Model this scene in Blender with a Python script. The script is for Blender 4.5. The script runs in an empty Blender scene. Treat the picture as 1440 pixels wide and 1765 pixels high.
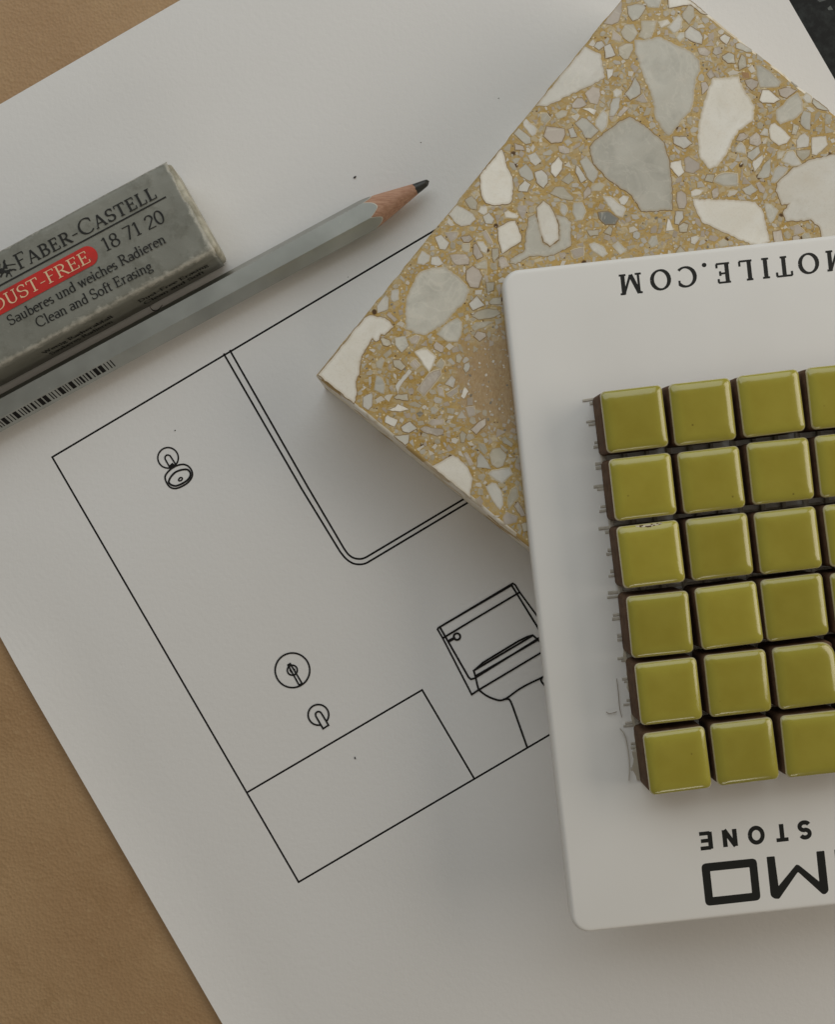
import bpy, math, random
from mathutils import Vector, noise
random.seed(11)
SC = bpy.context.scene
COL = SC.collection
MM = 0.001

# ------------------------------------------------------------------ camera, light, exposure
D = 0.200                       # camera height above the sheet of paper
F = 1640.0                      # focal length, in pixels of a 1440 x 1765 frame
cam_d = bpy.data.cameras.new('camera')
cam_d.sensor_fit = 'HORIZONTAL'
cam_d.sensor_width = 36.0
cam_d.lens = 36.0 * F / 1440.0
cam_d.clip_start = 0.005
cam_d.clip_end = 20.0
cam_d.dof.use_dof = True
cam_d.dof.focus_distance = 0.186
cam_d.dof.aperture_fstop = 60.0
cam = bpy.data.objects.new('camera', cam_d)
cam.location = (0, 0, D)
COL.objects.link(cam)
SC.camera = cam

world = bpy.data.worlds.new('World')
SC.world = world
world.use_nodes = True
wbg = world.node_tree.nodes['Background']
wbg.inputs[0].default_value = (1.0, 0.86, 0.66, 1)
wbg.inputs[1].default_value = 0.12

def area(name, loc, target, sx, sy, power, color):
    l = bpy.data.lights.new(name, 'AREA')
    l.shape = 'RECTANGLE'; l.size = sx; l.size_y = sy
    l.energy = power; l.color = color
    o = bpy.data.objects.new(name, l)
    o.location = loc
    o.rotation_euler = (Vector(target) - Vector(loc)).to_track_quat('-Z', 'Y').to_euler()
    COL.objects.link(o)
    return o
area('window_light', (-0.10, 0.44, 0.40), (0, 0.06, 0), 0.90, 0.52, 1.80, (0.90, 0.97, 1.0))
area('side_window_light', (0.58, 0.16, 0.32), (0.0, 0.0, 0), 0.56, 0.38, 1.68, (1.0, 0.91, 0.78))
area('room_light', (0.16, -0.60, 0.30), (0.03, -0.05, 0), 0.30, 0.10, 0.30, (1.0, 0.93, 0.82))

SC.view_settings.view_transform = 'Standard'
SC.view_settings.look = 'None'
SC.view_settings.exposure = 0.10
SC.view_settings.gamma = 1.0
SC.render.engine = 'CYCLES'
SC.cycles.max_bounces = 8

# ------------------------------------------------------------------ helpers
def P(px, py, z=0.0):
    """point of the plane at height z that shows at photograph pixel (px, py)"""
    k = (D - z) / F
    return Vector(((px - 720.0) * k, (882.5 - py) * k, z))

def lin(r, g, b):
    f = lambda c: (c / 255.0) / 12.92 if c <= 10 else ((c / 255.0 + 0.055) / 1.055) ** 2.4
    return (f(r), f(g), f(b), 1.0)

class Mat:
    def __init__(s, name, color=(0.5, 0.5, 0.5, 1), rough=0.6, spec=0.4, coat=0.0):
        s.m = bpy.data.materials.new(name); s.m.use_nodes = True
        s.t = s.m.node_tree; s.b = s.t.nodes['Principled BSDF']
        s.b.inputs['Base Color'].default_value = color
        s.b.inputs['Roughness'].default_value = rough
        s.b.inputs['Specular IOR Level'].default_value = spec
        if coat:
            s.b.inputs['Coat Weight'].default_value = coat
            s.b.inputs['Coat Roughness'].default_value = 0.12
        s.tc = s.t.nodes.new('ShaderNodeTexCoord')
    def n(s, kind, **kw):
        nd = s.t.nodes.new(kind)
        for k, v in kw.items():
            if k in nd.inputs: nd.inputs[k].default_value = v
            else: setattr(nd, k, v)
        return nd
    def link(s, a, b): s.t.links.new(a, b)
    def noise(s, scale, detail=4, rough=0.55, vec=None, dist=0.0):
        nd = s.n('ShaderNodeTexNoise'); nd.inputs['Scale'].default_value = scale
        nd.inputs['Detail'].default_value = detail; nd.inputs['Roughness'].default_value = rough
        nd.inputs['Distortion'].default_value = dist
        s.link(vec or s.tc.outputs['Object'], nd.inputs['Vector'])
        return nd.outputs['Fac']
    def voro(s, scale, feature='F1', vec=None, out='Distance', rnd=1.0):
        nd = s.n('ShaderNodeTexVoronoi', feature=feature); nd.inputs['Scale'].default_value = scale
        nd.inputs['Randomness'].default_value = rnd
        s.link(vec or s.tc.outputs['Object'], nd.inputs['Vector'])
        return nd.outputs[out]
    def ramp(s, fac, stops, interp='LINEAR'):
        nd = s.n('ShaderNodeValToRGB'); e = nd.color_ramp; e.interpolation = interp
        while len(e.elements) < len(stops): e.elements.new(0.5)
        for el, (p, c) in zip(e.elements, stops):
            el.position = p; el.color = c if len(c) == 4 else (*c, 1)
        s.link(fac, nd.inputs['Fac']); return nd.outputs['Color']
    def g(s, fac, a, b):
        return s.ramp(fac, [(a, (0, 0, 0, 1)), (b, (1, 1, 1, 1))])
    def mix(s, fac, a, b, mode='MIX'):
        nd = s.n('ShaderNodeMix', data_type='RGBA', blend_type=mode)
        for i, v in ((0, fac), (6, a), (7, b)):
            if isinstance(v, (int, float)): nd.inputs[i].default_value = v
            elif isinstance(v, tuple): nd.inputs[i].default_value = v
            else: s.link(v, nd.inputs[i])
        return nd.outputs[2]
    def math(s, op, a, b=0.0):
        nd = s.n('ShaderNodeMath', operation=op)
        for i, v in ((0, a), (1, b)):
            if isinstance(v, (int, float)): nd.inputs[i].default_value = v
            else: s.link(v, nd.inputs[i])
        return nd.outputs[0]
    def color(s, c): s.link(c, s.b.inputs['Base Color'])
    def roughness(s, f, lo, hi):
        nd = s.n('ShaderNodeMapRange'); nd.inputs[3].default_value = lo; nd.inputs[4].default_value = hi
        s.link(f, nd.inputs[0]); s.link(nd.outputs[0], s.b.inputs['Roughness'])
    def bump(s, h, dist, strength=1.0, prev=None):
        nd = s.n('ShaderNodeBump'); nd.inputs['Distance'].default_value = dist
        nd.inputs['Strength'].default_value = strength
        s.link(h, nd.inputs['Height'])
        if prev is not None: s.link(prev, nd.inputs['Normal'])
        s.link(nd.outputs[0], s.b.inputs['Normal']); return nd.outputs[0]
    def sep(s, vec=None):
        nd = s.n('ShaderNodeSeparateXYZ'); s.link(vec or s.tc.outputs['Object'], nd.inputs[0]); return nd.outputs

def wloc(o):
    v = Vector((0, 0, 0))
    while o is not None:
        v = v + o.location; o = o.parent
    return v

def mk(name, verts, faces, mats, parent=None, fmat=None, smooth=False):
    """one mesh object from world-space vertices"""
    off = wloc(parent)
    me = bpy.data.meshes.new(name)
    me.from_pydata([tuple(Vector(v) - off) for v in verts], [], faces)
    for m in (mats if isinstance(mats, (list, tuple)) else [mats]): me.materials.append(m.m)
    if fmat: me.polygons.foreach_set('material_index', fmat)
    if smooth: me.polygons.foreach_set('use_smooth', [True] * len(me.polygons))
    me.update()
    o = bpy.data.objects.new(name, me); COL.objects.link(o)
    o.parent = parent
    return o

def thing(name, label, cat, loc):
    o = bpy.data.objects.new(name, None); COL.objects.link(o)
    o.location = loc; o.empty_display_size = 0.01
    o['label'] = label; o['category'] = cat
    return o

def tag(o, label, cat, group=None):
    o['label'] = label; o['category'] = cat
    if group: o['group'] = group
    return o

# ------------------------------------------------------------------ materials
ink = Mat('printed_ink', (0.011, 0.010, 0.010, 1), 0.75, 0.2)
ink_eraser = Mat('sleeve_black_ink', (0.016, 0.016, 0.014, 1), 0.6, 0.3)
ink_board = Mat('board_black_ink', (0.012, 0.013, 0.012, 1), 0.5, 0.35)

paper = Mat('white_paper', (0.75, 0.75, 0.74, 1), 0.85, 0.2)
_f = paper.noise(900, 5, 0.6); _l = paper.noise(14, 3, 0.5)
paper.color(paper.mix(paper.g(_l, 0.3, 0.7), (0.750, 0.738, 0.724, 1), (0.780, 0.774, 0.770, 1)))
_b = paper.bump(_l, 0.0012, 0.35)
paper.bump(_f, 0.00008, 0.8, _b)

leather = Mat('tan_leatherette', (0.3, 0.2, 0.1, 1), 0.55, 0.35)
_v = leather.voro(1500, 'F1'); _n = leather.noise(700, 4, 0.6); _l = leather.noise(30, 3)
_st = leather.noise(85, 5, 0.65, None, 0.8)
_lc = leather.mix(leather.g(_l, 0.3, 0.7), lin(165, 132, 96), lin(178, 147, 110))
_lc = leather.mix(leather.math('MULTIPLY', leather.g(_st, 0.52, 0.75), 0.35), _lc, lin(148, 116, 78))
leather.color(leather.mix(leather.math('MULTIPLY', leather.g(_n, 0.58, 0.72), 0.3), _lc, lin(190, 164, 124)))
_h = leather.math('ADD', leather.math('MULTIPLY', _v, 0.7), _n)
leather.bump(_h, 0.00022, 0.6)
leather.roughness(_n, 0.48, 0.68)

granite = Mat('black_granite', (0.01, 0.011, 0.011, 1), 0.5, 0.25)
_v = granite.voro(650, 'F1', out='Color'); _n = granite.noise(420, 5, 0.7)
_vs = granite.n('ShaderNodeSeparateColor'); granite.link(_v, _vs.inputs[0])
_c = granite.mix(granite.g(_n, 0.45, 0.75), lin(12, 13, 13), lin(44, 48, 47))
_c = granite.mix(granite.g(_vs.outputs[0], 0.93, 0.98), _c, lin(96, 100, 98))
granite.color(_c)

# ------------------------------------------------------------------ table, desk mat
UD = (0.8660, -0.5); VD = (0.5, 0.8660)          # the sheet's own axes, in photograph pixels
def uv(u, v, z=0.0):
    return P(720 + (u * UD[0] + v * VD[0] - 720) , u * UD[1] + v * VD[1], z) if z == 0 else \
        Vector((P(u * UD[0] + v * VD[0], u * UD[1] + v * VD[1], 0).x, P(u * UD[0] + v * VD[0], u * UD[1] + v * VD[1], 0).y, z))

def slab(name, u0, u1, v0, v1, z0, z1, mat, bev=0.0006):
    q = [uv(u0, v0), uv(u1, v0), uv(u1, v1), uv(u0, v1)]
    c = sum(q, Vector((0, 0, 0))) / 4
    vs = []; fs = []
    for z, ins in ((z0, 0), (z1 - bev, 0), (z1 - bev * 0.3, bev * 0.3), (z1, bev)):
        for p in q:
            d = (p - c); vs.append(Vector((p.x, p.y, 0)) - d.normalized() * ins * 1.4142 + Vector((0, 0, z)))
    for r in range(3):
        for i in range(4):
            j = (i + 1) % 4
            fs.append((r * 4 + j, r * 4 + i, r * 4 + 4 + i, r * 4 + 4 + j))
    fs.append((15, 14, 13, 12)); fs.append((0, 1, 2, 3))
    return mk(name, vs, fs, mat)

tt = slab('table_top', -3000, 3300, -2200, 4200, -0.0225, -0.0022, granite)
tt['kind'] = 'structure'
mat_o = slab('desk_mat', -1750, 1010, -520, 2950, -0.0022, -0.00016, leather)
tag(mat_o, 'tan leatherette desk mat with fine grain under the white drawing sheet', 'desk mat')

# ------------------------------------------------------------------ sheet of paper
U0, U1, V0, V1 = -546.0, 1178.0, 156.0, 2592.0
def curl(u, v):
    """the long free edge of the sheet lifts a little off the mat"""
    t = max(0.0, 1.0 - (u - U0) / 105.0)
    s = min(1.0, max(0.0, (v - 800.0) / 260.0)); s = s * s * (3 - 2 * s)
    return 0.0011 * t * t * s
sheet = thing('drawing_sheet', 'white paper sheet printed with a black line drawing of a bathroom wall', 'paper sheet', uv(300, 1300))
us = [U0 + 105 * i / 10 for i in range(11)] + [U0 + 105 + (U1 - U0 - 105) * i / 12 for i in range(1, 13)]
vs_ = [V0 + (V1 - V0) * i / 40 for i in range(41)]
vv = []; ff = []
nu, nv = len(us), len(vs_)
for lay in (0, 1):
    for v in vs_:
        for u in us:
            p = uv(u, v); p.z = curl(u, v) - lay * 0.00011; vv.append(p)
n0 = nu * nv
for j in range(nv - 1):
    for i in range(nu - 1):
        a = j * nu + i
        ff.append((a, a + nu, a + nu + 1, a + 1))
        ff.append((n0 + a, n0 + a + 1, n0 + a + nu + 1, n0 + a + nu))
bd = [i for i in range(nu)] + [j * nu + nu - 1 for j in range(1, nv)] + [(nv - 1) * nu + i for i in range(nu - 2, -1, -1)] + [j * nu for j in range(nv - 2, 0, -1)]
for k in range(len(bd)):
    a, b = bd[k], bd[(k + 1) % len(bd)]
    ff.append((a, b, n0 + b, n0 + a))
mk('paper', vv, ff, paper, sheet)

# flat printed line work: ribbons a hair above the paper
class Ribbon:
    def __init__(s, z0): s.v = []; s.f = []; s.z = z0
    def poly(s, pts3):
        k = len(s.v); s.v += [Vector(p) for p in pts3]; s.f.append(tuple(range(k, k + len(pts3))))
    def path(s, pts, w, closed=False, ext=True):
        """pts: photograph pixels on the sheet; w: line width in mm"""
        q = [P(x, y, 0.0) for x, y in pts]
        n = len(q); hw = w * MM / 2
        nrm = []
        for i in range(n):
            a = q[i - 1] if (i > 0 or closed) else q[i]
            b = q[(i + 1) % n] if (i < n - 1 or closed) else q[i]
            d1 = (q[i] - a); d2 = (b - q[i])
            if d1.length < 1e-9: d1 = d2
            if d2.length < 1e-9: d2 = d1
            d1 = d1.normalized(); d2 = d2.normalized()
            m = Vector((-(d1.y + d2.y), d1.x + d2.x, 0))
            if m.length < 1e-6: m = Vector((-d1.y, d1.x, 0))
            m.normalize()
            c = max(0.35, m.dot(Vector((-d1.y, d1.x, 0))))
            nrm.append(m * (hw / c))
        if ext and not closed:
            q[0] = q[0] + (q[0] - q[1]).normalized() * hw; q[-1] = q[-1] + (q[-1] - q[-2]).normalized() * hw
        k = len(s.v); zz = Vector((0, 0, s.z))
        for i in range(n): s.v += [q[i] + nrm[i] + zz, q[i] - nrm[i] + zz]
        for i in range(n if closed else n - 1):
            j = (i + 1) % n
            s.f.append((k + 2 * i, k + 2 * i + 1, k + 2 * j + 1, k + 2 * j))
        s.z += 1.5e-6
    def fill(s, pts):
        s.poly([P(x, y, 0) + Vector((0, 0, s.z)) for x, y in pts]); s.z += 1.5e-6
    def done(s, name, mat, parent): return mk(name, s.v, s.f, mat, parent)

def circ(cx, cy, rx, ry=None, a0=0, a1=360, rot=0, n=40):
    ry = ry or rx; r = math.radians(rot); out = []
    full = abs(a1 - a0) >= 360
    for i in range(n if full else n + 1):
        t = math.radians(a0 + (a1 - a0) * i / n)
        x, y = rx * math.cos(t), ry * math.sin(t)
        out.append((cx + x * math.cos(r) - y * math.sin(r), cy + x * math.sin(r) + y * math.cos(r)))
    return out
def smooth(pts, closed=True, n=6):
    m = len(pts); out = []
    for i in range(m if closed else m - 1):
        p0 = pts[(i - 1) % m] if (closed or i > 0) else pts[0]
        p1 = pts[i]; p2 = pts[(i + 1) % m]; p3 = pts[(i + 2) % m] if (closed or i < m - 2) else pts[-1]
        for k in range(n):
            t = k / n
            out.append(tuple(0.5 * (2 * b + (c - a) * t + (2 * a - 5 * b + 4 * c - d) * t * t + (3 * b - a - 3 * c + d) * t ** 3)
                             for a, b, c, d in zip(p0, p1, p2, p3)))
    if not closed: out.append(pts[-1])
    return out
def zm(ox, oy, s): return lambda *pts: [(ox + x / s, oy + y / s) for x, y in pts]

ZP = 6e-6
r = Ribbon(ZP)
LW = 0.40
r.path([(1120, 178), (90, 788), (515, 1520), (1105, 1174)], LW)
r.path([(427, 1365), (728, 1189), (818, 1342)], LW)
r.done('room_outline_print', ink, sheet)
r = Ribbon(ZP + 3e-5)
t = zm(520, 840, 4.5)
r.path([(386.5, 611)] + t((0, 10), (300, 500)) + smooth(t((300, 500), (345, 553), (395, 587), (445, 597), (495, 590), (540, 566)), False) + [(1010, 745)], LW)
r.path([(397, 605)] + t((50, 0), (330, 475)) + smooth(t((330, 475), (362, 518), (400, 545), (445, 555), (487, 548), (530, 525)), False) + [(1000, 741)], LW)
r.done('shower_screen_print', ink, sheet)
r = Ribbon(ZP + 6e-5)
t = zm(250, 750, 14.4)
r.path(circ(289.9, 789.2, 17.7), 0.33, True)
r.path(t((610, 790), (500, 590)) + smooth(t((500, 590), (500, 545), (530, 505), (575, 494), (625, 512)), False) + t((760, 720)), 0.33)
r.fill(t((600, 765), (640, 720), (680, 685), (715, 715), (795, 745), (770, 790), (650, 850)))
r.path(smooth(t((500, 1050), (545, 945), (650, 840), (800, 755), (960, 727), (1080, 775), (1155, 870), (1180, 980), (1140, 1090), (1040, 1200), (880, 1290), (740, 1325), (620, 1285), (540, 1180))), 0.36, True)
r.path(smooth(t((592, 1150), (645, 1035), (760, 920), (910, 862), (1050, 855), (1120, 920), (1125, 1010), (1060, 1110), (930, 1200), (780, 1258), (665, 1240), (605, 1190))), 0.40, True)
r.path(smooth(t((835, 1110), (870, 1060), (915, 1055), (930, 1085), (900, 1125), (850, 1135))), 0.30, True)
r.done('shower_head_print', ink, sheet)
r = Ribbon(ZP + 9e-5)
t = zm(450, 1100, 9.0)
r.path(circ(504.4, 1155, 29.8, n=56), 0.36, True)
r.path(circ(504.2, 1154.8, 8.6), 0.34, True)
r.fill(t((455, 455), (478, 500), (500, 540), (462, 530), (440, 495)))
r.fill(t((495, 455), (530, 470), (540, 515), (530, 535), (508, 490)))
r.path(t((420, 412), (455, 392), (640, 700), (592, 722)), 0.34, True)
r.path(circ(549.2, 1231.7, 17.8, None, 80, 397), 0.36)
r.path(t((965, 1400), (852, 1205)) + smooth(t((852, 1205), (850, 1165), (878, 1138), (915, 1138), (942, 1165)), False) + t((1050, 1345)), 0.36, True)
r.done('tap_print', ink, sheet)
r = Ribbon(ZP + 1.2e-4)
t = zm(730, 980, 5.517)
TW = 0.40
r.path(t((460, 1195), (185, 660), (135, 575), (145, 560), (850, 140), (872, 152), (915, 222), (1125, 508), (1180, 590)), 0.36)
r.path(t((160, 552), (842, 156)), 0.40)
r.path(t((160, 560), (430, 1030), (452, 1050), (490, 1040), (1085, 668), (1125, 640), (1125, 618), (840, 158)), TW)
r.path(t((185, 660), (450, 500), (915, 225)), TW)
r.path(circ(730 + 320 / 5.517, 980 + 645 / 5.517, 5.6), 0.42, True)
r.path(t((240, 690), (292, 660)), 0.6)
r.path(t((480, 970), (570, 890), (900, 690), (985, 648), (1040, 632), (1085, 670), (1150, 728), (1250, 800)), TW)
r.path(t((480, 970), (500, 1040), (512, 1100), (525, 1145)), TW)
r.path(t((490, 962), (1030, 642)), TW)
r.path(t((500, 1018), (1080, 682)), 0.42)
r.path(t((460, 1195), (525, 1152), (1280, 702)), TW)
r.path(smooth(t((525, 1150), (600, 1205), (680, 1240), (740, 1250), (800, 1225), (900, 1152), (1000, 1095), (1120, 1038), (1155, 1010), (1178, 965)), False), TW)
r.path(smooth(t((770, 1240), (812, 1240), (835, 1272), (870, 1365), (985, 1690)), False), TW)
r.path(smooth(t((1125, 1038), (1125, 1075), (1190, 1142), (1260, 1190)), False), TW)
r.done('toilet_print', ink, sheet)

# ------------------------------------------------------------------ stroke lettering
GL = {
 'F': (.68, 'v .2 0 1;h .06 .62 .97;h .2 .5 .52;h .06 .36 .03;d .61 .97 .61 .8 0'),
 'A': (.86, 'd .1 0 .4 1 .1;d .4 1 .74 0 1;h .2 .6 .34;h 0 .2 .03;h .6 .86 .03'),
 'B': (.76, 'v .2 0 1;a .38 .75 .22 .22 -90 90;a .38 .27 .28 .25 -90 90;h .06 .4 .97;h .2 .4 .52;h .06 .4 .03'),
 'E': (.74, 'v .2 0 1;h .06 .62 .97;h .2 .52 .52;h .06 .66 .03;d .61 .97 .61 .78 0;d .65 .03 .65 .24 0;d .51 .4 .51 .63 0'),
 'R': (.84, 'v .2 0 1;a .38 .74 .24 .23 -90 90;h .06 .4 .97;h .2 .4 .5;d .42 .5 .76 .02 1;h .06 .36 .03;h .68 .86 .03'),
 '-': (.46, 'h .06 .38 .36'),
 'C': (.90, 'a .5 .5 .42 .48 45 315;d .8 .88 .8 .66 0'),
 'S': (.68, 'a .34 .74 .23 .24 35 270;a .34 .26 .25 .24 90 -150;d .54 .95 .54 .74 0;d .1 .05 .1 .28 0'),
 'T': (.80, 'v .4 0 1;h .05 .75 .97;d .06 .97 .06 .76 0;d .74 .97 .74 .76 0;h .25 .55 .03'),
 'L': (.70, 'v .2 0 1;h .06 .36 .97;h .06 .64 .03;d .63 .03 .63 .28 0'),
 'M': (1.08, 'd .17 0 .17 1 .1;d .17 1 .52 .04 1;d .52 .04 .87 1 .1;v .88 0 1;h .03 .31 .03;h .73 1.04 .03;h .03 .2 .97;h .85 1.04 .97'),
 'O': (.96, 'a .47 .5 .39 .48 0 360'),
 'I': (.44, 'v .22 0 1;h .06 .38 .03;h .06 .38 .97'),
 'N': (.94, 'd .18 0 .18 1 .1;d .18 1 .76 0 1;d .76 0 .76 1 .1;h .04 .32 .03;h .04 .2 .97;h .62 .9 .97'),
 'D': (.88, 'v .2 0 1;a .35 .5 .42 .46 -90 90;h .06 .36 .97;h .06 .36 .03'),
 'U': (.86, 'v .2 .3 1;a .44 .3 .24 .28 180 360;d .68 .3 .68 1 .3;h .06 .36 .97;h .56 .8 .97'),
 'W': (1.12, 'd .1 1 .35 0 1;d .35 0 .55 1 .2;d .55 1 .78 0 1;d .78 0 1.0 1 .2;h 0 .25 .97;h .88 1.1 .97'),
 '.': (.34, 'o .17 .09 .11'),
 '1': (.50, 'v .27 0 1;d .1 .84 .27 1 0;h .12 .42 .03'),
 '8': (.60, 'a .3 .75 .19 .22 0 360;a .3 .27 .24 .25 0 360'),
 '7': (.58, 'h .05 .54 .97;d .53 .97 .22 0 .7'),
 '2': (.60, 'a .3 .72 .22 .25 170 -30;d .49 .6 .07 .05 .4;h .05 .56 .03'),
 '0': (.60, 'a .3 .5 .24 .48 0 360'),
 'a': (.58, 'a .28 .45 .2 .15 150 0;v .48 .03 .45;a .28 .18 .19 .16 0 360;h .48 .56 .03'),
 'u': (.66, 'v .15 .2 .62;a .32 .2 .17 .18 180 360;v .49 0 .62;h .04 .15 .6;h .38 .49 .6'),
 'b': (.62, 'v .15 0 1;a .34 .3 .21 .29 0 360;h .03 .15 .97'),
 'e': (.56, 'a .3 .31 .22 .29 0 310;h .1 .5 .36'),
 'r': (.46, 'v .15 0 .62;a .31 .42 .15 .18 150 50;h .03 .28 .03;h .03 .15 .6'),
 's': (.44, 'a .22 .46 .14 .14 40 270;a .22 .16 .15 .14 90 -150'),
 'n': (.66, 'v .15 0 .62;a .33 .4 .17 .19 180 0;v .5 0 .4;h .03 .27 .03;h .38 .62 .03;h .03 .15 .6'),
 'd': (.64, 'v .48 0 1;a .29 .3 .21 .29 0 360;h .36 .48 .97'),
 'w': (.84, 'd .1 .62 .26 0 1;d .26 0 .42 .62 .2;d .42 .62 .58 0 1;d .58 0 .74 .62 .2;h .02 .2 .6;h .66 .82 .6'),
 'i': (.31, 'v .15 0 .62;o .15 .85 .075;h .03 .27 .03;h .03 .15 .6'),
 'c': (.52, 'a .3 .31 .22 .29 45 315'),
 'h': (.66, 'v .15 0 1;a .33 .4 .17 .19 180 0;v .5 0 .4;h .03 .27 .03;h .38 .62 .03;h .03 .15 .97'),
 'l': (.31, 'v .15 0 1;h .03 .27 .03;h .03 .15 .97'),
 'o': (.62, 'a .32 .31 .24 .29 0 360'),
 'f': (.38, 'v .18 0 .8;a .33 .8 .15 .17 180 50;h .05 .38 .6;h .06 .32 .03'),
 't': (.40, 'v .18 .15 .85;a .3 .15 .12 .13 180 300;h .05 .36 .6'),
 'g': (.56, 'a .27 .42 .17 .18 0 360;a .28 -.1 .22 .13 0 360;d .17 .27 .17 .05 .4;h .4 .54 .56'),
 '+': (.70, 'h .1 .6 .45;d .35 .2 .35 .7 0'),
 ' ': (.30, ''),
}
def text_width(s, small=None, track=0.0):
    return sum((GL[c.upper() if small and c.islower() else c][0] * (small if small and c.islower() else 1)) + track for c in s)

class Type:
    """letters as flat inked strokes with a broad-nib contrast; basis maps (x, y) in cap heights to the world"""
    def __init__(s, basis, thick, thin, step=1.2e-6):
        s.bs = basis; s.tk = thick; s.tn = thin; s.v = []; s.f = []; s.k = 0.0; s.step = step
    def quad(s, pts):
        k = len(s.v); s.v += [s.bs(x, y, s.k) for x, y in pts]; s.f.append(tuple(range(k, k + len(pts)))); s.k += s.step
    def ribbon(s, pts, ws):
        n = len(pts); k = len(s.v)
        for i in range(n):
            a = pts[max(0, i - 1)]; b = pts[min(n - 1, i + 1)]
            dx, dy = b[0] - a[0], b[1] - a[1]; l = math.hypot(dx, dy) or 1
            nx, ny = -dy / l * ws[i] / 2, dx / l * ws[i] / 2
            s.v += [s.bs(pts[i][0] + nx, pts[i][1] + ny, s.k), s.bs(pts[i][0] - nx, pts[i][1] - ny, s.k)]
        for i in range(n - 1): s.f.append((k + 2 * i, k + 2 * i + 1, k + 2 * i + 3, k + 2 * i + 2))
        s.k += s.step
    def glyph(s, ch, x0, sc, y0=0.0):
        tk, tn = s.tk, s.tn
        m = lambda x, y: (x0 + x * sc, y0 + y * sc)
        for st in GL[ch][1].split(';'):
            if not st: continue
            q = st.split(); c = q[0]; a = [float(x) for x in q[1:]]
            if c == 'v': s.ribbon([m(a[0], a[1]), m(a[0], a[2])], [tk, tk])
            elif c == 'h': s.ribbon([m(a[0], a[2]), m(a[1], a[2])], [tn, tn])
            elif c == 'd':
                w = tn + (tk - tn) * a[4]; s.ribbon([m(a[0], a[1]), m(a[2], a[3])], [w, w])
            elif c == 'o':
                s.quad([m(a[0] + a[2] * math.cos(i * math.pi / 6), a[1] + a[2] * math.sin(i * math.pi / 6)) for i in range(12)])
            elif c == 'a':
                n = 22; pts = []; ws = []
                for i in range(n + 1):
                    th = math.radians(a[4] + (a[5] - a[4]) * i / n)
                    pts.append(m(a[0] + a[2] * math.cos(th), a[1] + a[3] * math.sin(th)))
                    dx, dy = -a[2] * math.sin(th), a[3] * math.cos(th)
                    ang = math.atan2(dy, dx)
                    ws.append(tn + (tk - tn) * abs(math.sin(ang - math.radians(12))) ** 1.6)
                s.ribbon(pts, ws)
    def line(s, txt, x=0.0, small=None, track=0.0):
        for ch in txt:
            if small and ch.islower():
                s.glyph(ch.upper(), x, small); x += GL[ch.upper()][0] * small + track
            else:
                s.glyph(ch, x, 1.0); x += GL[ch][0] + track
    def done(s, name, mat, parent): return mk(name, s.v, s.f, mat, parent)

def line_basis(p0, p1, cap, z, width_units):
    """baseline from pixel p0 to p1 on the plane z, cap height in pixels; x runs in cap heights scaled to fit"""
    a = P(*p0, z); b = P(*p1, z); d = b - a; L = d.length; d.normalize()
    n = Vector((-d.y, d.x, 0)); k = (D - z) / F; ux = L / width_units; uy = cap * k
    return lambda x, y, dz: a + d * (x * ux) + n * (y * uy) + Vector((0, 0, dz))

# ------------------------------------------------------------------ terrazzo tile
TH = 0.0185
TQ = [(544, 647), (1117.6, -59.7), (1832, 505), (1253, 1217)]     # corners of the top face
matrix = Mat('terrazzo_ochre_matrix', (0.4, 0.26, 0.08, 1), 0.42, 0.4)
_n1 = matrix.noise(420, 5, 0.65); _n2 = matrix.noise(70, 4, 0.6); _n3 = matrix.noise(2600, 3, 0.6)
_c = matrix.mix(matrix.g(_n2, 0.32, 0.68), lin(178, 146, 80), lin(198, 168, 104))
_c = matrix.mix(matrix.math('MULTIPLY', matrix.g(_n1, 0.5, 0.75), 0.7), _c, lin(198, 180, 140))
_c = matrix.mix(matrix.math('MULTIPLY', matrix.g(_n3, 0.52, 0.7), 0.55), _c, lin(134, 98, 44))
for _sc, _lo, _c1, _c2 in ((620, 0.46, lin(184, 168, 134), lin(210, 198, 170)), (1050, 0.42, lin(190, 172, 132), lin(174, 150, 104))):
    _mp = matrix.n('ShaderNodeMapping'); _mp.inputs['Rotation'].default_value = (0.3, 0.2, _sc); _mp.inputs['Scale'].default_value = (1, 1.5, 1)
    matrix.link(matrix.tc.outputs['Object'], _mp.inputs['Vector'])
    _ec = matrix.voro(_sc, 'F1', _mp.outputs[0], 'Color'); _ed = matrix.voro(_sc, 'DISTANCE_TO_EDGE', _mp.outputs[0])
    _es = matrix.n('ShaderNodeSeparateColor'); matrix.link(_ec, _es.inputs[0])
    _mk = matrix.math('MULTIPLY', matrix.g(_es.outputs[0], _lo, _lo + 0.02), matrix.g(_ed, 0.05, 0.13))
    _mk = matrix.math('MULTIPLY', _mk, matrix.math('ADD', 0.45, matrix.math('MULTIPLY', _es.outputs[1], 0.5)))
    _c = matrix.mix(_mk, _c, matrix.mix(_es.outputs[2], _c1, _c2))
_vd = matrix.voro(1500, 'F1', out='Distance'); _vc = matrix.voro(1500, 'F1', out='Color')
_vs = matrix.n('ShaderNodeSeparateColor'); matrix.link(_vc, _vs.inputs[0])
_sp = matrix.math('MULTIPLY', matrix.g(_vs.outputs[0], 0.80, 0.84), matrix.ramp(_vd, [(0.22, (1, 1, 1, 1)), (0.34, (0, 0, 0, 1))]))
_c = matrix.mix(_sp, _c, lin(226, 208, 168))
_dk = matrix.math('MULTIPLY', matrix.g(_vs.outputs[1], 0.90, 0.93), matrix.ramp(_vd, [(0.18, (1, 1, 1, 1)), (0.30, (0, 0, 0, 1))]))
_c = matrix.mix(_dk, _c, lin(84, 58, 28))
_pd = matrix.voro(430, 'F1', out='Distance'); _pc = matrix.voro(430, 'F1', out='Color')
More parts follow.
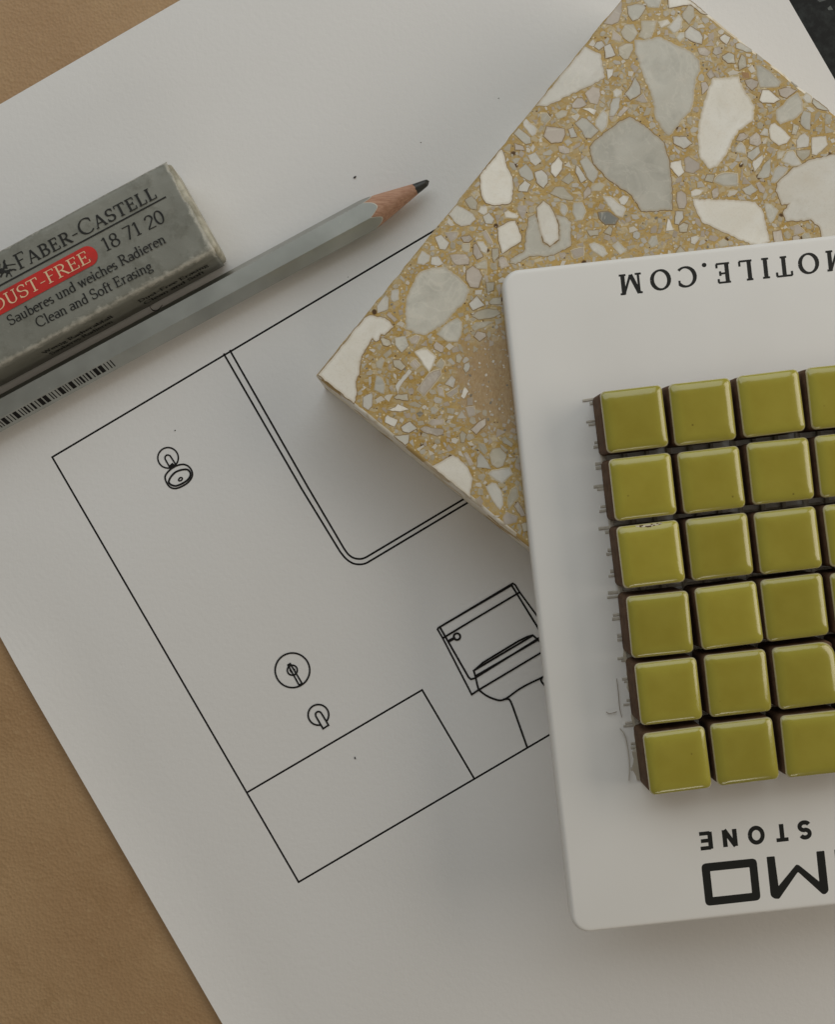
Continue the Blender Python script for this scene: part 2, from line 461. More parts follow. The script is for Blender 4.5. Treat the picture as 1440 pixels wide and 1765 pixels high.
_ps = matrix.n('ShaderNodeSeparateColor'); matrix.link(_pc, _ps.inputs[0])
_pj = matrix.math('ADD', _pd, matrix.math('MULTIPLY', matrix.math('SUBTRACT', _n1, 0.5), 0.5))
_pk = matrix.math('MULTIPLY', matrix.g(_ps.outputs[1], 0.84, 0.86), matrix.ramp(_pj, [(0.16, (1, 1, 1, 1)), (0.26, (0, 0, 0, 1))]))
_c = matrix.mix(_pk, _c, lin(86, 60, 30))
# one patch of the face is scuffed to a dull brown
_wp = P(868, 655, TH)
_pm = matrix.n('ShaderNodeVectorMath', operation='DISTANCE')
_pm.inputs[1].default_value = (0, 0, 0)      # set once the tile's base is known
matrix.link(matrix.tc.outputs['Object'], _pm.inputs[0])
_wv = matrix.n('ShaderNodeMapping'); _wv.inputs['Rotation'].default_value = (0, 0, 0.9); _wv.inputs['Scale'].default_value = (1, 0.3, 1)
matrix.link(matrix.tc.outputs['Object'], _wv.inputs['Vector'])
_scr = matrix.noise(1500, 5, 0.7, _wv.outputs[0], 2.5)
_dd = matrix.math('ADD', _pm.outputs['Value'], matrix.math('MULTIPLY', matrix.math('SUBTRACT', _n1, 0.5), 0.014))
_mask = matrix.ramp(_dd, [(0.0075, (0.86, 0.86, 0.86, 1)), (0.0115, (0, 0, 0, 1))])
_c = matrix.mix(_mask, _c, matrix.mix(matrix.g(_scr, 0.40, 0.78), lin(166, 138, 104), lin(196, 174, 140)))
matrix.color(_c)
matrix.bump(_n1, 0.00012, 0.5)
matrix.roughness(_n2, 0.34, 0.52)

side = Mat('terrazzo_sawn_side', (0.6, 0.55, 0.45, 1), 0.6, 0.35)
_vc = side.voro(190, 'F1', out='Color'); _ve = side.voro(190, 'DISTANCE_TO_EDGE')
_vs = side.n('ShaderNodeSeparateColor'); side.link(_vc, _vs.inputs[0])
_c = side.mix(_vs.outputs[0], lin(232, 223, 203), lin(240, 235, 224))
_c = side.mix(side.g(_vs.outputs[1], 0.84, 0.88), _c, lin(186, 156, 98))
_c = side.mix(side.ramp(_ve, [(0.0, (0.4, 0.4, 0.4, 1)), (0.08, (0, 0, 0, 1))]), _c, lin(176, 148, 98))
side.color(_c); side.bump(side.noise(600, 4), 0.0001, 0.5)

def stone(name, c1, c2, c3, c4):
    m = Mat(name, c1, 0.3, 0.45)
    oi = m.n('ShaderNodeObjectInfo')
    off = m.n('ShaderNodeVectorMath', operation='ADD')
    m.link(m.tc.outputs['Object'], off.inputs[0]); m.link(oi.outputs['Random'], off.inputs[1])
    a = m.noise(95, 5, 0.6, off.outputs[0], 0.6); b = m.noise(420, 4, 0.6, off.outputs[0])
    c = m.mix(m.g(a, 0.32, 0.68), c1, c2)
    cl = m.noise(120, 4, 0.55, off.outputs[0], 1.6)
    c = m.mix(m.math('MULTIPLY', m.g(cl, 0.50, 0.70), 0.45), c, c4)
    ve = m.math('ABSOLUTE', m.math('SUBTRACT', m.noise(70, 4, 0.6, off.outputs[0], 2.2), 0.5))
    c = m.mix(m.math('MULTIPLY', m.ramp(ve, [(0.0, (1, 1, 1, 1)), (0.022, (0, 0, 0, 1))]), 0.3), c, lin(232, 228, 216))
    gr = m.noise(2400, 3, 0.7, off.outputs[0])
    c = m.mix(m.math('MULTIPLY', m.g(gr, 0.52, 0.78), 0.16), c, lin(150, 140, 120))
    c = m.mix(m.math('MULTIPLY', m.g(b, 0.55, 0.8), 0.5), c, c3)
    hv = m.n('ShaderNodeHueSaturation'); m.link(c, hv.inputs['Color'])
    mr = m.n('ShaderNodeMapRange'); mr.inputs[3].default_value = 0.86; mr.inputs[4].default_value = 1.08
    m.link(oi.outputs['Random'], mr.inputs[0]); m.link(mr.outputs[0], hv.inputs['Value'])
    at = m.n('ShaderNodeAttribute', attribute_name='rim')
    sm = m.noise(1400, 3, 0.6, off.outputs[0])
    ef = m.math('MULTIPLY', at.outputs['Fac'], m.math('ADD', 0.18, m.math('MULTIPLY', sm, 0.5)))
    m.color(m.mix(ef, hv.outputs[0], lin(168, 142, 98)))
    m.roughness(b, 0.24, 0.4)
    m.b.inputs['Subsurface Weight'].default_value = 0.0
    return m
STONE = {
 'W': stone('white_marble_stone', lin(232, 227, 215), lin(240, 238, 231), lin(224, 214, 198), lin(218, 213, 200)),
 'G': stone('cool_grey_marble_stone', lin(198, 195, 183), lin(214, 212, 202), lin(220, 212, 198), lin(168, 167, 157)),
 'L': stone('pale_grey_marble_stone', lin(206, 204, 195), lin(220, 217, 210), lin(200, 192, 180), lin(186, 184, 174)),
 'P': stone('pinkish_grey_stone', lin(190, 180, 168), lin(208, 198, 187), lin(216, 206, 191), lin(168, 158, 146)),
 'B': stone('beige_grey_stone', lin(190, 184, 166), lin(208, 201, 184), lin(214, 208, 194), lin(170, 162, 142)),
 'K': stone('dark_grey_stone', lin(122, 124, 121), lin(142, 142, 136), lin(156, 150, 138), lin(104, 106, 104)),
 'O': stone('orange_brown_stone', lin(178, 136, 92), lin(190, 148, 104), lin(160, 118, 76), lin(150, 110, 70)),
}
seam = Mat('stone_rim', lin(138, 114, 78), 0.5, 0.3)
seam_pale = Mat('stone_rim_pale', lin(206, 196, 170), 0.4, 0.4)

base_c = sum((P(x, y, TH) for x, y in TQ), Vector((0, 0, 0))) / 4
tile = thing('terrazzo_tile', 'square terrazzo tile with white and grey marble chips in ochre cement', 'terrazzo tile', (base_c.x, base_c.y, 0.0))
_pm.inputs[1].default_value = tuple(_wp - Vector((base_c.x, base_c.y, 0)))

# slab: eased, slightly chipped arrises
per = []; sides = []
NS = 60
rngt = random.Random(5)
for k in range(4):
    a = P(*TQ[k], TH); b = P(*TQ[(k + 1) % 4], TH)
    for i in range(NS): per.append(a.lerp(b, i / NS)); sides.append(k)
N = len(per)
vv = []; ff = []; fm = []
rings = [(0.0, 0.00005), (0.0, TH - 0.0007), (0.00018, TH - 0.00030), (0.00042, TH - 0.0001), (0.0007, TH)]
ctr = Vector((base_c.x, base_c.y, 0))
for ri, (ins, z) in enumerate(rings):
    for i, p in enumerate(per):
        q = Vector((p.x, p.y, 0)) - ctr
        nn = noise.noise(Vector((p.x * 700, p.y * 700, 3.1))) ; n2 = noise.noise(Vector((p.x * 240, p.y * 240, 7.7)))
        j = 0.00016 * nn + 0.0002 * n2
        if ri == 0: j *= 0.6
        elif sides[i] == 0 and 2 < i % NS: j = j * 1.6 + 0.00045 * max(0.0, noise.noise(Vector((p.x * 420, p.y * 420, 1.3))))
        L = max(abs(q.x), abs(q.y))
        # inset along the two tile axes
        e1 = (P(*TQ[1], TH) - P(*TQ[0], TH)).normalized(); e2 = (P(*TQ[3], TH) - P(*TQ[0], TH)).normalized()
        s1, s2 = q.dot(e1), q.dot(e2); h = 0.0503
        i1 = -math.copysign(ins + j, s1) if abs(s1) > h - 0.0015 else 0
        i2 = -math.copysign(ins + j, s2) if abs(s2) > h - 0.0015 else 0
        w = ctr + q + e1 * i1 + e2 * i2
        vv.append(Vector((w.x, w.y, z + (0.00010 * nn if 0 < ri < 4 else 0))))
for r_ in range(len(rings) - 1):
    for i in range(N):
        j = (i + 1) % N
        ff.append((r_ * N + i, r_ * N + j, (r_ + 1) * N + j, (r_ + 1) * N + i)[::-1])
        k = sides[i]
        fm.append(1 if (k in (1, 3) or r_ == 0) else 0)
ff.append(tuple(range((len(rings) - 1) * N, len(rings) * N))[::-1]); fm.append(0)
ff.append(tuple(range(N))); fm.append(1)
mk('cement_slab', vv, ff, [matrix, side], tile, fm)

R = {'A': (1040, 0), 'B': (1240, 40), 'C': (840, 60), 'D': (1040, 200), 'E': (1240, 240), 'F': (840, 260), 'G': (700, 320),
     'H': (540, 500), 'I': (700, 500), 'J': (600, 660), 'K': (760, 700)}
CH = '''A G 390 500 540 500 700 460 900 560 1080 640 1200 760 1210 880 1160 960 1140 1060 1120 1260 1085 1390 1010 1460 860 1660 820 1685 760 1640 650 1470 620 1240 500 930 400 650
A G 300 80 400 55 500 60 530 100 480 190 440 240 370 265 320 200
A P -20 250 170 30 230 -10 235 150 190 280 110 310 0 290
A G 480 -30 730 -30 690 100 560 90
A W 800 -30 1120 -30 1330 190 1220 170 1090 60 950 80 820 105
A B 1060 70 1130 100 1140 210 1070 310 990 230 980 180
A L 940 190 980 240 960 360 880 415 800 340 860 290
A L 1080 330 1200 400 1240 470 1225 550 1120 525 1020 470 1020 400
A B 270 310 380 300 435 410 390 490 330 530 250 470 220 400
A B 475 265 670 265 640 360 600 470 520 495 440 460 480 370
A B 190 590 290 545 370 550 375 620 310 740 260 745 200 680
A L 15 580 90 545 155 690 30 730
A W 40 860 130 860 120 930 60 990
A P 360 790 440 840 400 910 340 830
A G 400 960 460 1080 465 1170 340 1245 270 1170 340 1080
A P 400 1245 500 1160 555 1270 480 1275
A L 120 1230 215 1210 200 1340 140 1440 80 1450 90 1300
A P 260 1320 330 1340 220 1450 170 1440
A P 1170 600 1260 590 1340 650 1300 700 1200 680
A P 1380 600 1450 580 1480 660 1400 690 1360 660
A P 1220 1030 1270 1020 1315 1090 1230 1180
A W 1180 320 1230 300 1270 345 1170 355
A B 540 1330 600 1350 570 1430 500 1440
A P 1300 430 1370 400 1380 480 1310 520
A W 640 180 720 170 700 200
A W 670 400 710 380 715 420 680 440
B W 10 180 70 140 140 180 95 270 20 210
B G 210 260 260 245 400 330 410 360 340 365 210 310
B G 40 420 120 370 190 400 200 500 110 500 50 450
B B 280 390 330 430 345 540 250 590 240 510
B G 470 380 530 370 580 425 540 480 470 450
B W 330 380 400 390 380 425 340 415
B W 100 620 180 585 260 610 220 640 130 650
B W 360 570 410 520 455 600 400 625
B W 400 640 455 650 405 690
B O 280 610 370 620 380 680 300 690
B P 320 715 400 695 490 730 470 790 410 835 350 780
B G 460 530 530 530 640 610 770 730 740 790 640 800 510 800 480 690
B W 540 830 620 835 760 950 680 995 540 990 500 960
B P 740 830 850 800 960 840 840 935 760 900
B G 970 860 1040 990 1040 1100 940 1190 760 1260 710 1200 710 1080 800 1020 850 950
B P 610 490 690 490 670 550
B W 720 560 775 610 720 600
B L 1100 840 1150 880 1140 990 1090 990 1040 930
B G 1210 890 1440 1060 1440 1100 1290 1080 1220 1060 1160 990 1170 930
B W 1080 1050 1130 1040 1190 1090 1150 1110
B G 1050 1090 1140 1120 1130 1330 1080 1320 1010 1250 1020 1160
B B 1200 1130 1250 1090 1250 1160 1180 1240
B W 640 1260 690 1240 770 1300 890 1420 840 1490 740 1525 640 1440 620 1320
B B 920 1250 990 1280 960 1390 900 1380
B L 1000 1400 1060 1365 1120 1420 1110 1535 960 1555 960 1460
B G 910 690 1020 760 960 800 900 740
B B 600 1050 660 1040 670 1090 620 1110
B B 1320 1120 1400 1150 1390 1250 1320 1260
B B 1200 1290 1290 1300 1260 1360 1200 1340
Z W 935 325 1040 320 1060 370 1105 440 1100 500 1040 540 1010 590 990 640 950 690 920 700 880 650 872 560 885 470 915 370
Z G 590 485 650 520 730 590 750 650 765 760 765 870 640 875 600 810 510 750 440 680 425 610 450 580 540 510
Z W 1500 620 1440 640 1345 660 1260 700 1200 760 1195 790 1220 850 1252 842 1225 880 1235 915 1290 915 1340 910 1375 940 1385 985 1440 1010 1520 1000
Z W 850 825 960 825 1110 835 1140 870 1172 1000 1120 1020 1050 995 890 920 865 870
Z L 400 190 470 225 488 320 440 350 330 400 250 440 185 440
Z K 460 880 500 875 545 905 530 930 490 930 465 905
C L 450 1050 490 1050 620 1170 600 1240 560 1260 450 1130
C G 310 1190 390 1160 540 1280 545 1350 480 1360 320 1220
C P 740 1140 960 1170 970 1240 930 1330 800 1350 700 1260
C L 1010 1180 1070 1150 1120 1270 1040 1280
C G 1090 1100 1180 1030 1240 1050 1390 1190 1290 1290 1220 1280 1180 1200
C P 1310 640 1400 670 1410 760 1370 870 1280 850 1215 730
C P 1050 870 1120 790 1180 790 1240 870 1160 910 1060 910
C W 1180 920 1280 910 1360 940 1330 1000 1260 950
C B 840 990 920 940 1000 950 980 1010 880 1050
C L 1350 1070 1440 940 1500 1000 1480 1150 1420 1210 1350 1130
C L 960 1330 1000 1300 1065 1340 1000 1390
C P 340 1350 450 1390 470 1440 350 1430
C W 1050 770 1130 760 1090 800
C W 640 1300 670 1280 690 1330 650 1335
D W 840 580 970 550 985 640 1010 700 940 760 880 700 835 640
D P 1010 530 1060 500 1200 590 1200 660 1120 715 1020 690
D L 870 260 1030 260 1110 345 1000 410 880 340
D L 880 370 960 440 940 480 880 410
D W 1090 940 1150 910 1250 920 1200 980 1100 1005
D L 1170 830 1220 810 1270 880 1170 895
D P 920 950 970 930 1030 980 1040 1080 1010 1150 940 1150 910 1050
D L 900 1185 990 1185 1000 1260 940 1350 890 1340
D B 940 1370 1000 1325 1060 1350 1040 1440 950 1440
D L 0 1000 100 1010 280 1150 240 1260 160 1230 60 1110
D W 800 1270 830 1290 880 1420 780 1430
D B 700 1340 740 1320 740 1400 690 1400
D W 320 1390 380 1370 440 1420 330 1450
D P 275 1270 330 1250 350 1300 290 1330
D B 1040 30 1110 10 1100 120 1050 90
D B 530 1290 560 1300 540 1360 520 1350
E L 210 120 270 40 320 100 330 180 210 155
E G 360 170 490 90 510 170 410 270 350 220
E W 420 280 540 195 550 250 500 340 440 410 415 320
E P 640 100 690 120 640 185 590 140
E B 720 160 830 150 780 240 720 250
E L 850 160 920 150 1020 310 990 330 900 330 780 270
E B 960 140 1135 135 1120 210 1040 270 970 200
E W 1150 -20 1330 -40 1350 70 1210 205 1150 190
E G 470 480 560 310 640 240 640 400 620 470 540 490
E L 690 390 740 335 860 360 800 450 690 545 640 540
E G -10 450 80 420 230 430 230 580 60 580 -60 530 -50 490
E P 260 500 290 360 300 470 275 520
E W 100 700 130 640 240 640 200 690 120 720
E G 280 620 400 560 480 630 390 700 330 680
E W 415 760 470 700 480 740
E G 560 800 650 810 740 890 680 1010 640 1050 590 950
E P 670 1150 770 1130 800 1270 690 1290
E P 930 1080 980 1060 1070 1150 930 1190
E W 1380 10 1430 -10 1440 40 1400 50
F W -10 110 110 -10 190 -10 240 180 315 330 325 470 305 630 250 665 60 675 -8 650 -68 562 -85 432 -80 250
F G 390 240 480 165 560 260 580 350 530 380 420 320
F L 590 270 680 240 750 310 755 400 700 465 620 400
F L 400 440 470 370 540 420 500 510 390 500
F W 790 190 890 75 940 150 930 230 850 335 790 270
F L 500 60 600 20 680 130 600 190 540 140
F B 780 530 850 450 950 450 1080 590 1060 620 920 600
F B 920 370 1030 270 1080 370 1010 420
F L 1110 180 1140 200 1240 360 1170 400 1100 270
F G 1150 130 1230 60 1300 150 1380 260 1370 330 1320 405 1260 360 1200 240
F P 370 720 390 680 510 680 450 860 400 790
F W 215 770 260 750 390 810 370 835 230 830
F W 130 960 270 880 350 870 430 1080 420 1130 320 1190 190 1280 150 1150
F G 510 840 600 780 640 900 690 1140 780 1200 900 1110 900 930 850 800 960 820 1050 890 1040 1080 1040 1180 860 1280 760 1310 520 1310 360 1410 280 1400 290 1340 460 1250 480 1100
F W 700 622 775 680 840 800 885 920 890 1100 780 1185 705 1130 660 1000 625 830 615 710
F L 920 650 980 680 1000 750 960 810 910 740
F G 1080 650 1180 640 1230 760 1180 860 1110 870 1060 760
F L 1265 1160 1330 1140 1440 1190 1500 1280 1440 1320 1310 1240
F B 1290 450 1400 390 1460 430 1400 500 1300 500
F B 1240 990 1390 980 1380 1050 1280 1060
F P 150 1330 200 1310 270 1440 140 1440
F B 370 540 430 510 470 560 400 610
F P 470 620 590 640 560 690 500 670
F W 545 490 590 415 610 450
F P 65 1230 130 1210 150 1290 100 1380 60 1330
F P 1040 1240 1200 1200 1200 1300 1080 1340
F B 720 110 800 60 790 90 730 140
G L 520 350 630 245 750 300 830 350 870 420 800 490 690 510 620 470
G W 530 400 610 490 560 505 510 460
G W 930 260 1000 260 1010 340 970 365 895 325
G B 730 180 820 130 890 220 880 300 800 290
G L 360 640 440 610 540 710 490 800 420 790
G P 480 580 650 580 630 650 560 700
G P 680 640 790 620 830 665 780 705 720 700
G B 700 730 790 720 780 830 700 800
G W 880 695 960 700 1010 770 1000 840 930 810
G P 840 740 870 720 945 850 960 880 880 920 840 850
G P 950 580 990 560 1050 660 1090 740 1020 710
G L 200 810 300 870 290 940 220 990 140 970 150 900
G L 320 890 400 880 470 970 400 1000 310 980
G P 545 860 640 850 740 850 790 910 780 980 620 985 570 930
G B 850 980 1000 920 1010 1040 880 1030
G P 750 1060 830 1000 910 1050 950 1130 900 1270 800 1260 750 1170
G B 1070 790 1150 780 1150 880 1090 950 1070 880
G P 1150 920 1220 890 1290 1000 1180 1040
G B 990 1200 1100 1200 1090 1300 1010 1330
G G 170 1080 330 1020 480 1010 620 1110 740 1220 790 1296 730 1446 620 1546 480 1716 340 1796 240 1856 150 1846 0 1776 -7 1536 18 1376 78 1250 120 1140
G W 560 820 620 795 625 815 570 835
G B 40 1060 90 1040 100 1090 60 1100
H L 790 200 900 60 940 100 930 240 800 290
H L 970 10 1060 -10 1065 120 1000 150 965 120
H P 910 310 940 270 1050 370 1010 400
H W 570 380 700 315 770 325 890 345 960 400 1000 460 940 510 890 560 840 550 820 620 780 640 740 595 700 650 640 750 600 830 580 950 570 1050 530 1140 540 1300 510 1400 440 1470 300 1370 150 1250 -20 1080 200 790 420 510
H W 1030 430 1090 385 1140 420 1110 465
H G 1010 590 1150 570 1190 690 1100 780 1020 680
H P 1190 610 1280 560 1330 580 1280 670 1220 660
H B 780 900 850 830 890 870 850 980 790 960
H B 990 870 1080 870 1150 950 1100 1000 1010 950
H P 1200 920 1270 860 1330 930 1270 990
H L 1020 1190 1060 1130 1190 980 1230 1010 1080 1200 1050 1300
H G 780 1060 850 1090 890 1170 880 1290 760 1240
H W 690 740 740 730 775 745 755 780
H L 690 1080 720 1070 725 1150 695 1190
H P 1060 250 1110 240 1120 300 1070 320
H W 615 1180 660 1210 625 1240
H W 945 580 980 565 975 600
I W 110 770 180 740 270 740 375 830 290 1015 200 890
I P 140 1230 290 1030 430 980 440 1050 340 1180 220 1320
I L 780 170 880 75 980 190 830 255
I B 1030 150 1080 100 1180 90 1190 180 1050 180
I B 810 320 900 260 990 235 1130 240 1180 290 1090 340 900 370
I B 810 460 870 400 1100 390 980 460 850 510
I G 380 550 480 440 640 345 700 400 690 560 640 640 520 640
I W 490 700 540 660 600 700 540 750
I P 725 600 780 540 810 560 800 620 730 640
I B 370 940 440 850 480 900 450 980
I W 680 1320 730 1200 780 1260 720 1350
I P 500 1290 640 1200 640 1270 560 1330
I P 760 1340 830 1330 830 1430 760 1430
I W 735 320 770 300 785 340 760 385
J L 185 180 295 125 310 160 300 290 250 340 190 300
J W 450 180 480 150 560 145 510 235
J B 570 180 620 145 740 140 750 220 600 200
J W 480 340 590 300 620 260 760 330 660 355
J B 750 270 830 230 920 280 880 310
J W 460 430 490 400 620 460 580 545 460 490
J L 660 550 770 480 860 570 760 620 680 600
J K 850 380 900 350 940 380 890 430
J P 890 570 950 540 1190 580 1180 640 1110 660 940 610
J P 990 500 1040 450 1190 450 1190 510 1050 530
J G 565 660 760 640 750 740 700 780 600 700
J W 850 820 940 770 950 790 880 850
J P 1215 810 1250 760 1310 830 1250 855
J B 860 480 940 470 950 520 880 530
J B 1230 310 1330 320 1310 390 1230 370
K W -90 740 0 690 150 610 220 640 340 770 400 900 365 1080 390 1200 250 1170 0 970 -300 740
K L 205 150 260 55 320 150
K P 310 20 420 0 430 110 350 140
K P 370 290 470 200 560 150 560 230 440 350
K B 490 350 540 325 580 360 530 390
K W 330 450 380 445 420 490 360 490
K P 280 590 320 570 410 720 360 740
K L 455 640 490 580 540 630 630 780 450 760
K B 600 600 640 530 740 515 820 600 780 740 700 770 630 720
K L 590 840 640 800 860 770 890 840 760 960 690 920
K L 560 1000 640 950 690 960 760 1070 780 1220 740 1290 700 1250 620 1130
K B 830 1170 880 1030 940 1000 970 1120 900 1200 850 1280
K B 750 400 800 380 900 470 880 510 780 460
K B 740 470 840 550 800 570 750 520
K P 910 1240 960 1180 1060 1360 1000 1370
K P 770 1390 820 1310 960 1370 940 1440 790 1470
K P 430 1160 490 1110 530 1180 500 1250
K W 640 1360 740 1360 700 1385
K B 460 460 540 470 580 560 540 600 480 530
K W 390 760 430 750 430 780 400 790
K B 1000 1460 1090 1440 1110 1530 1030 1560'''
chips = []
for ln in CH.split('\n'):
    q = ln.split(); vals = [float(x) for x in q[2:]]
    pts = list(zip(vals[0::2], vals[1::2]))
    if q[0] == 'Z': pts = [(840 + x / 2.4, y / 2.4) for x, y in pts]
    else:
        ox, oy = R[q[0]]; pts = [(ox + x / 7.2, oy + y / 7.2) for x, y in pts]
    chips.append((q[1], pts))

# keep stones inside the tile's arrises (Sutherland-Hodgman against the inset square)
def inset_quad(q, d):
    cx = sum(p[0] for p in q) / 4; cy = sum(p[1] for p in q) / 4
    out = []
    for x, y in q:
        l = math.hypot(x - cx, y - cy); f = (l - d * 1.4142) / l; out.append((cx + (x - cx) * f, cy + (y - cy) * f))
    return out
IQ = inset_quad(TQ, 3.4)
def clip(poly, quad):
    n = len(quad)
    for i in range(n):
        ax, ay = quad[i]; bx, by = quad[(i + 1) % n]
        ins = lambda p: (bx - ax) * (p[1] - ay) - (by - ay) * (p[0] - ax) >= 0
        out = []
        for k in range(len(poly)):
            a, b = poly[k - 1], poly[k]; ia, ib = ins(a), ins(b)
            if ia != ib:
                den = (bx - ax) * (b[1] - a[1]) - (by - ay) * (b[0] - a[0])
                t = ((by - ay) * (a[0] - ax) - (bx - ax) * (a[1] - ay)) / den
                out.append((a[0] + (b[0] - a[0]) * t, a[1] + (b[1] - a[1]) * t))
            if ib: out.append(b)
        poly = out
        if not poly: break
    return poly
def parea(p): return 0.5 * sum(p[i - 1][0] * p[i][1] - p[i][0] * p[i - 1][1] for i in range(len(p)))
def rough_outline(p, rng, step=7.0, amp=0.9):
    """break long straight edges into a slightly uneven fracture line"""
    out = []
    for i in range(len(p)):
        a = p[i]; b = p[(i + 1) % len(p)]; l = math.hypot(b[0] - a[0], b[1] - a[1])
        n = max(1, min(16, int(l / step)))
        nx, ny = (-(b[1] - a[1]) / (l or 1), (b[0] - a[0]) / (l or 1))
        for k in range(n):
            j = rng.uniform(-amp, amp) * (0.35 if k == 0 else 1)
            out.append((a[0] + (b[0] - a[0]) * k / n + nx * j, a[1] + (b[1] - a[1]) * k / n + ny * j))
    return out
def pip(x, y, p):
    c = False
    for i in range(len(p)):
        (x1, y1), (x2, y2) = p[i - 1], p[i]
        if (y1 > y) != (y2 > y) and x < (x2 - x1) * (y - y1) / (y2 - y1) + x1: c = not c
    return c

from mathutils.geometry import delaunay_2d_cdt
def pdist(x, y, p):
    b = 1e9
    for i in range(len(p)):
        (x1, y1), (x2, y2) = p[i - 1], p[i]; dx, dy = x2 - x1, y2 - y1
        t = max(0, min(1, ((x - x1) * dx + (y - y1) * dy) / (dx * dx + dy * dy + 1e-12)))
        b = min(b, math.hypot(x - x1 - t * dx, y - y1 - t * dy))
    return b
def chip_mesh(p, zt, rim, margin=True):
    """polished flat of a stone: skirt down into the cement, top face with a thin translucent margin"""
    if parea(p) > 0: p = p[::-1]                       # counter-clockwise once y points up
    n = len(p); A_ = abs(parea(p)) ** 0.5
    mar = min(4.5, 0.10 * A_) if margin else 0
    q = [P(x, y, TH) for x, y in p]
    up = Vector((0, 0, zt)); dn = Vector((0, 0, -0.00025))
    if not margin:
        vs = [v + dn for v in q] + [v + up for v in q]
        fs = [(i, (i + 1) % n, n + (i + 1) % n, n + i) for i in range(n)] + [tuple(range(n, 2 * n))]
        return vs, fs, [1] * n + [0], [0.5] * (2 * n)
    pts = [Vector((x, -y)) for x, y in p]
    xs = [a[0] for a in p]; ys = [a[1] for a in p]
    for i in range(n):                                  # a line of points just inside the outline
        d1 = (pts[i] - pts[i - 1]).normalized(); d2 = (pts[(i + 1) % n] - pts[i]).normalized(); m = Vector((-(d1.y + d2.y), d1.x + d2.x))
        if m.length < 1e-6: continue
        m.normalize(); c = pts[i] + m * mar
        if pip(c.x, -c.y, p) and pdist(c.x, -c.y, p) > mar * 0.7: pts.append(c)
    st = max(6.0, A_ / 5)
    yy = min(ys) + st / 2
    while yy < max(ys):
        xx = min(xs) + st / 2
        while xx < max(xs):
            if pip(xx, yy, p) and pdist(xx, yy, p) > mar * 1.5: pts.append(Vector((xx, -yy)))
            xx += st
        yy += st
    vo, _e, fo, _a, _b, _c = delaunay_2d_cdt(pts, [], [list(range(n))], 1, 1e-4)
    top = [P(v.x, -v.y, TH) + up for v in vo]; k = len(top)
    rv = [max(0.0, 1 - pdist(v.x, -v.y, p) / mar) for v in vo]
    outl = []
    for i in range(n):
        d1 = (q[i] - q[i - 1]).normalized(); d2 = (q[(i + 1) % n] - q[i]).normalized(); m = Vector((d1.y + d2.y, -(d1.x + d2.x), 0))
        outl.append(q[i] + (m.normalized() if m.length > 1e-6 else Vector((0, 0, 0))) * rim + Vector((0, 0, 4e-6)))
    vs = top + outl + [v + up * 0.9 for v in q]
    fs = [tuple(f) for f in fo]; nt = len(fs)
    fs += [(k + i, k + (i + 1) % n, k + n + (i + 1) % n, k + n + i) for i in range(n)]
    return vs, fs, [0] * nt + [1] * n, rv + [1.0] * (2 * n)
def set_rim(o, vals):
    at = o.data.attributes.new('rim', 'FLOAT', 'POINT'); at.data.foreach_set('value', vals)

rc = random.Random(3)
placed = []
for kind, p in chips:
    p = clip(p, IQ)
    if len(p) < 3 or abs(parea(p)) < 8: continue
    big = abs(parea(p)) > 2500
    q = rough_outline(p, rc, 4.0 if big else 5.0, 1.1 if big else 0.7)
    xs = [a[0] for a in q]; ys = [a[1] for a in q]
    placed.append((min(xs), max(xs), min(ys), max(ys), q, kind))
traced = list(placed)
CELL = 36.0
grid = {}
def cells(x0, x1, y0, y1):
    for a in range(int(x0 // CELL), int(x1 // CELL) + 1):
        for b in range(int(y0 // CELL), int(y1 // CELL) + 1): yield (a, b)
def put(t):
    for c in cells(*t[:4]): grid.setdefault(c, []).append(t)
for t in placed: put(t)
def free(poly, cx, cy, pad):
    seen = set()
    for c in cells(cx - pad, cx + pad, cy - pad, cy + pad):
        for t in grid.get(c, ()):
            if id(t) in seen: continue
            seen.add(id(t)); x0, x1, y0, y1, q, _k = t
            if x1 < cx - pad or x0 > cx + pad or y1 < cy - pad or y0 > cy + pad: continue
            if pip(cx, cy, q): return False
            for (x, y) in poly:
                if pip(x, y, q): return False
            for (x, y) in q:
                if pip(x, y, poly): return False
    return True
IQ2 = inset_quad(TQ, 7.0)
def shard(rad, rng):
    n = rng.choice((3, 4, 4, 5, 5, 6)); a0 = rng.uniform(0, 6.28); st = rng.uniform(0.45, 1.0); ro = rng.uniform(0, 3.14)
    pts = []
    for i in range(n):
        a = a0 + 6.2832 * (i + rng.uniform(-0.3, 0.3)) / n; rr = rad * rng.uniform(0.75, 1.1)
        x, y = rr * math.cos(a), rr * math.sin(a) * st
        pts.append((x * math.cos(ro) - y * math.sin(ro), x * math.sin(ro) + y * math.cos(ro)))
    return pts
KINDS = 'WWLLBBBBBPPPPG'
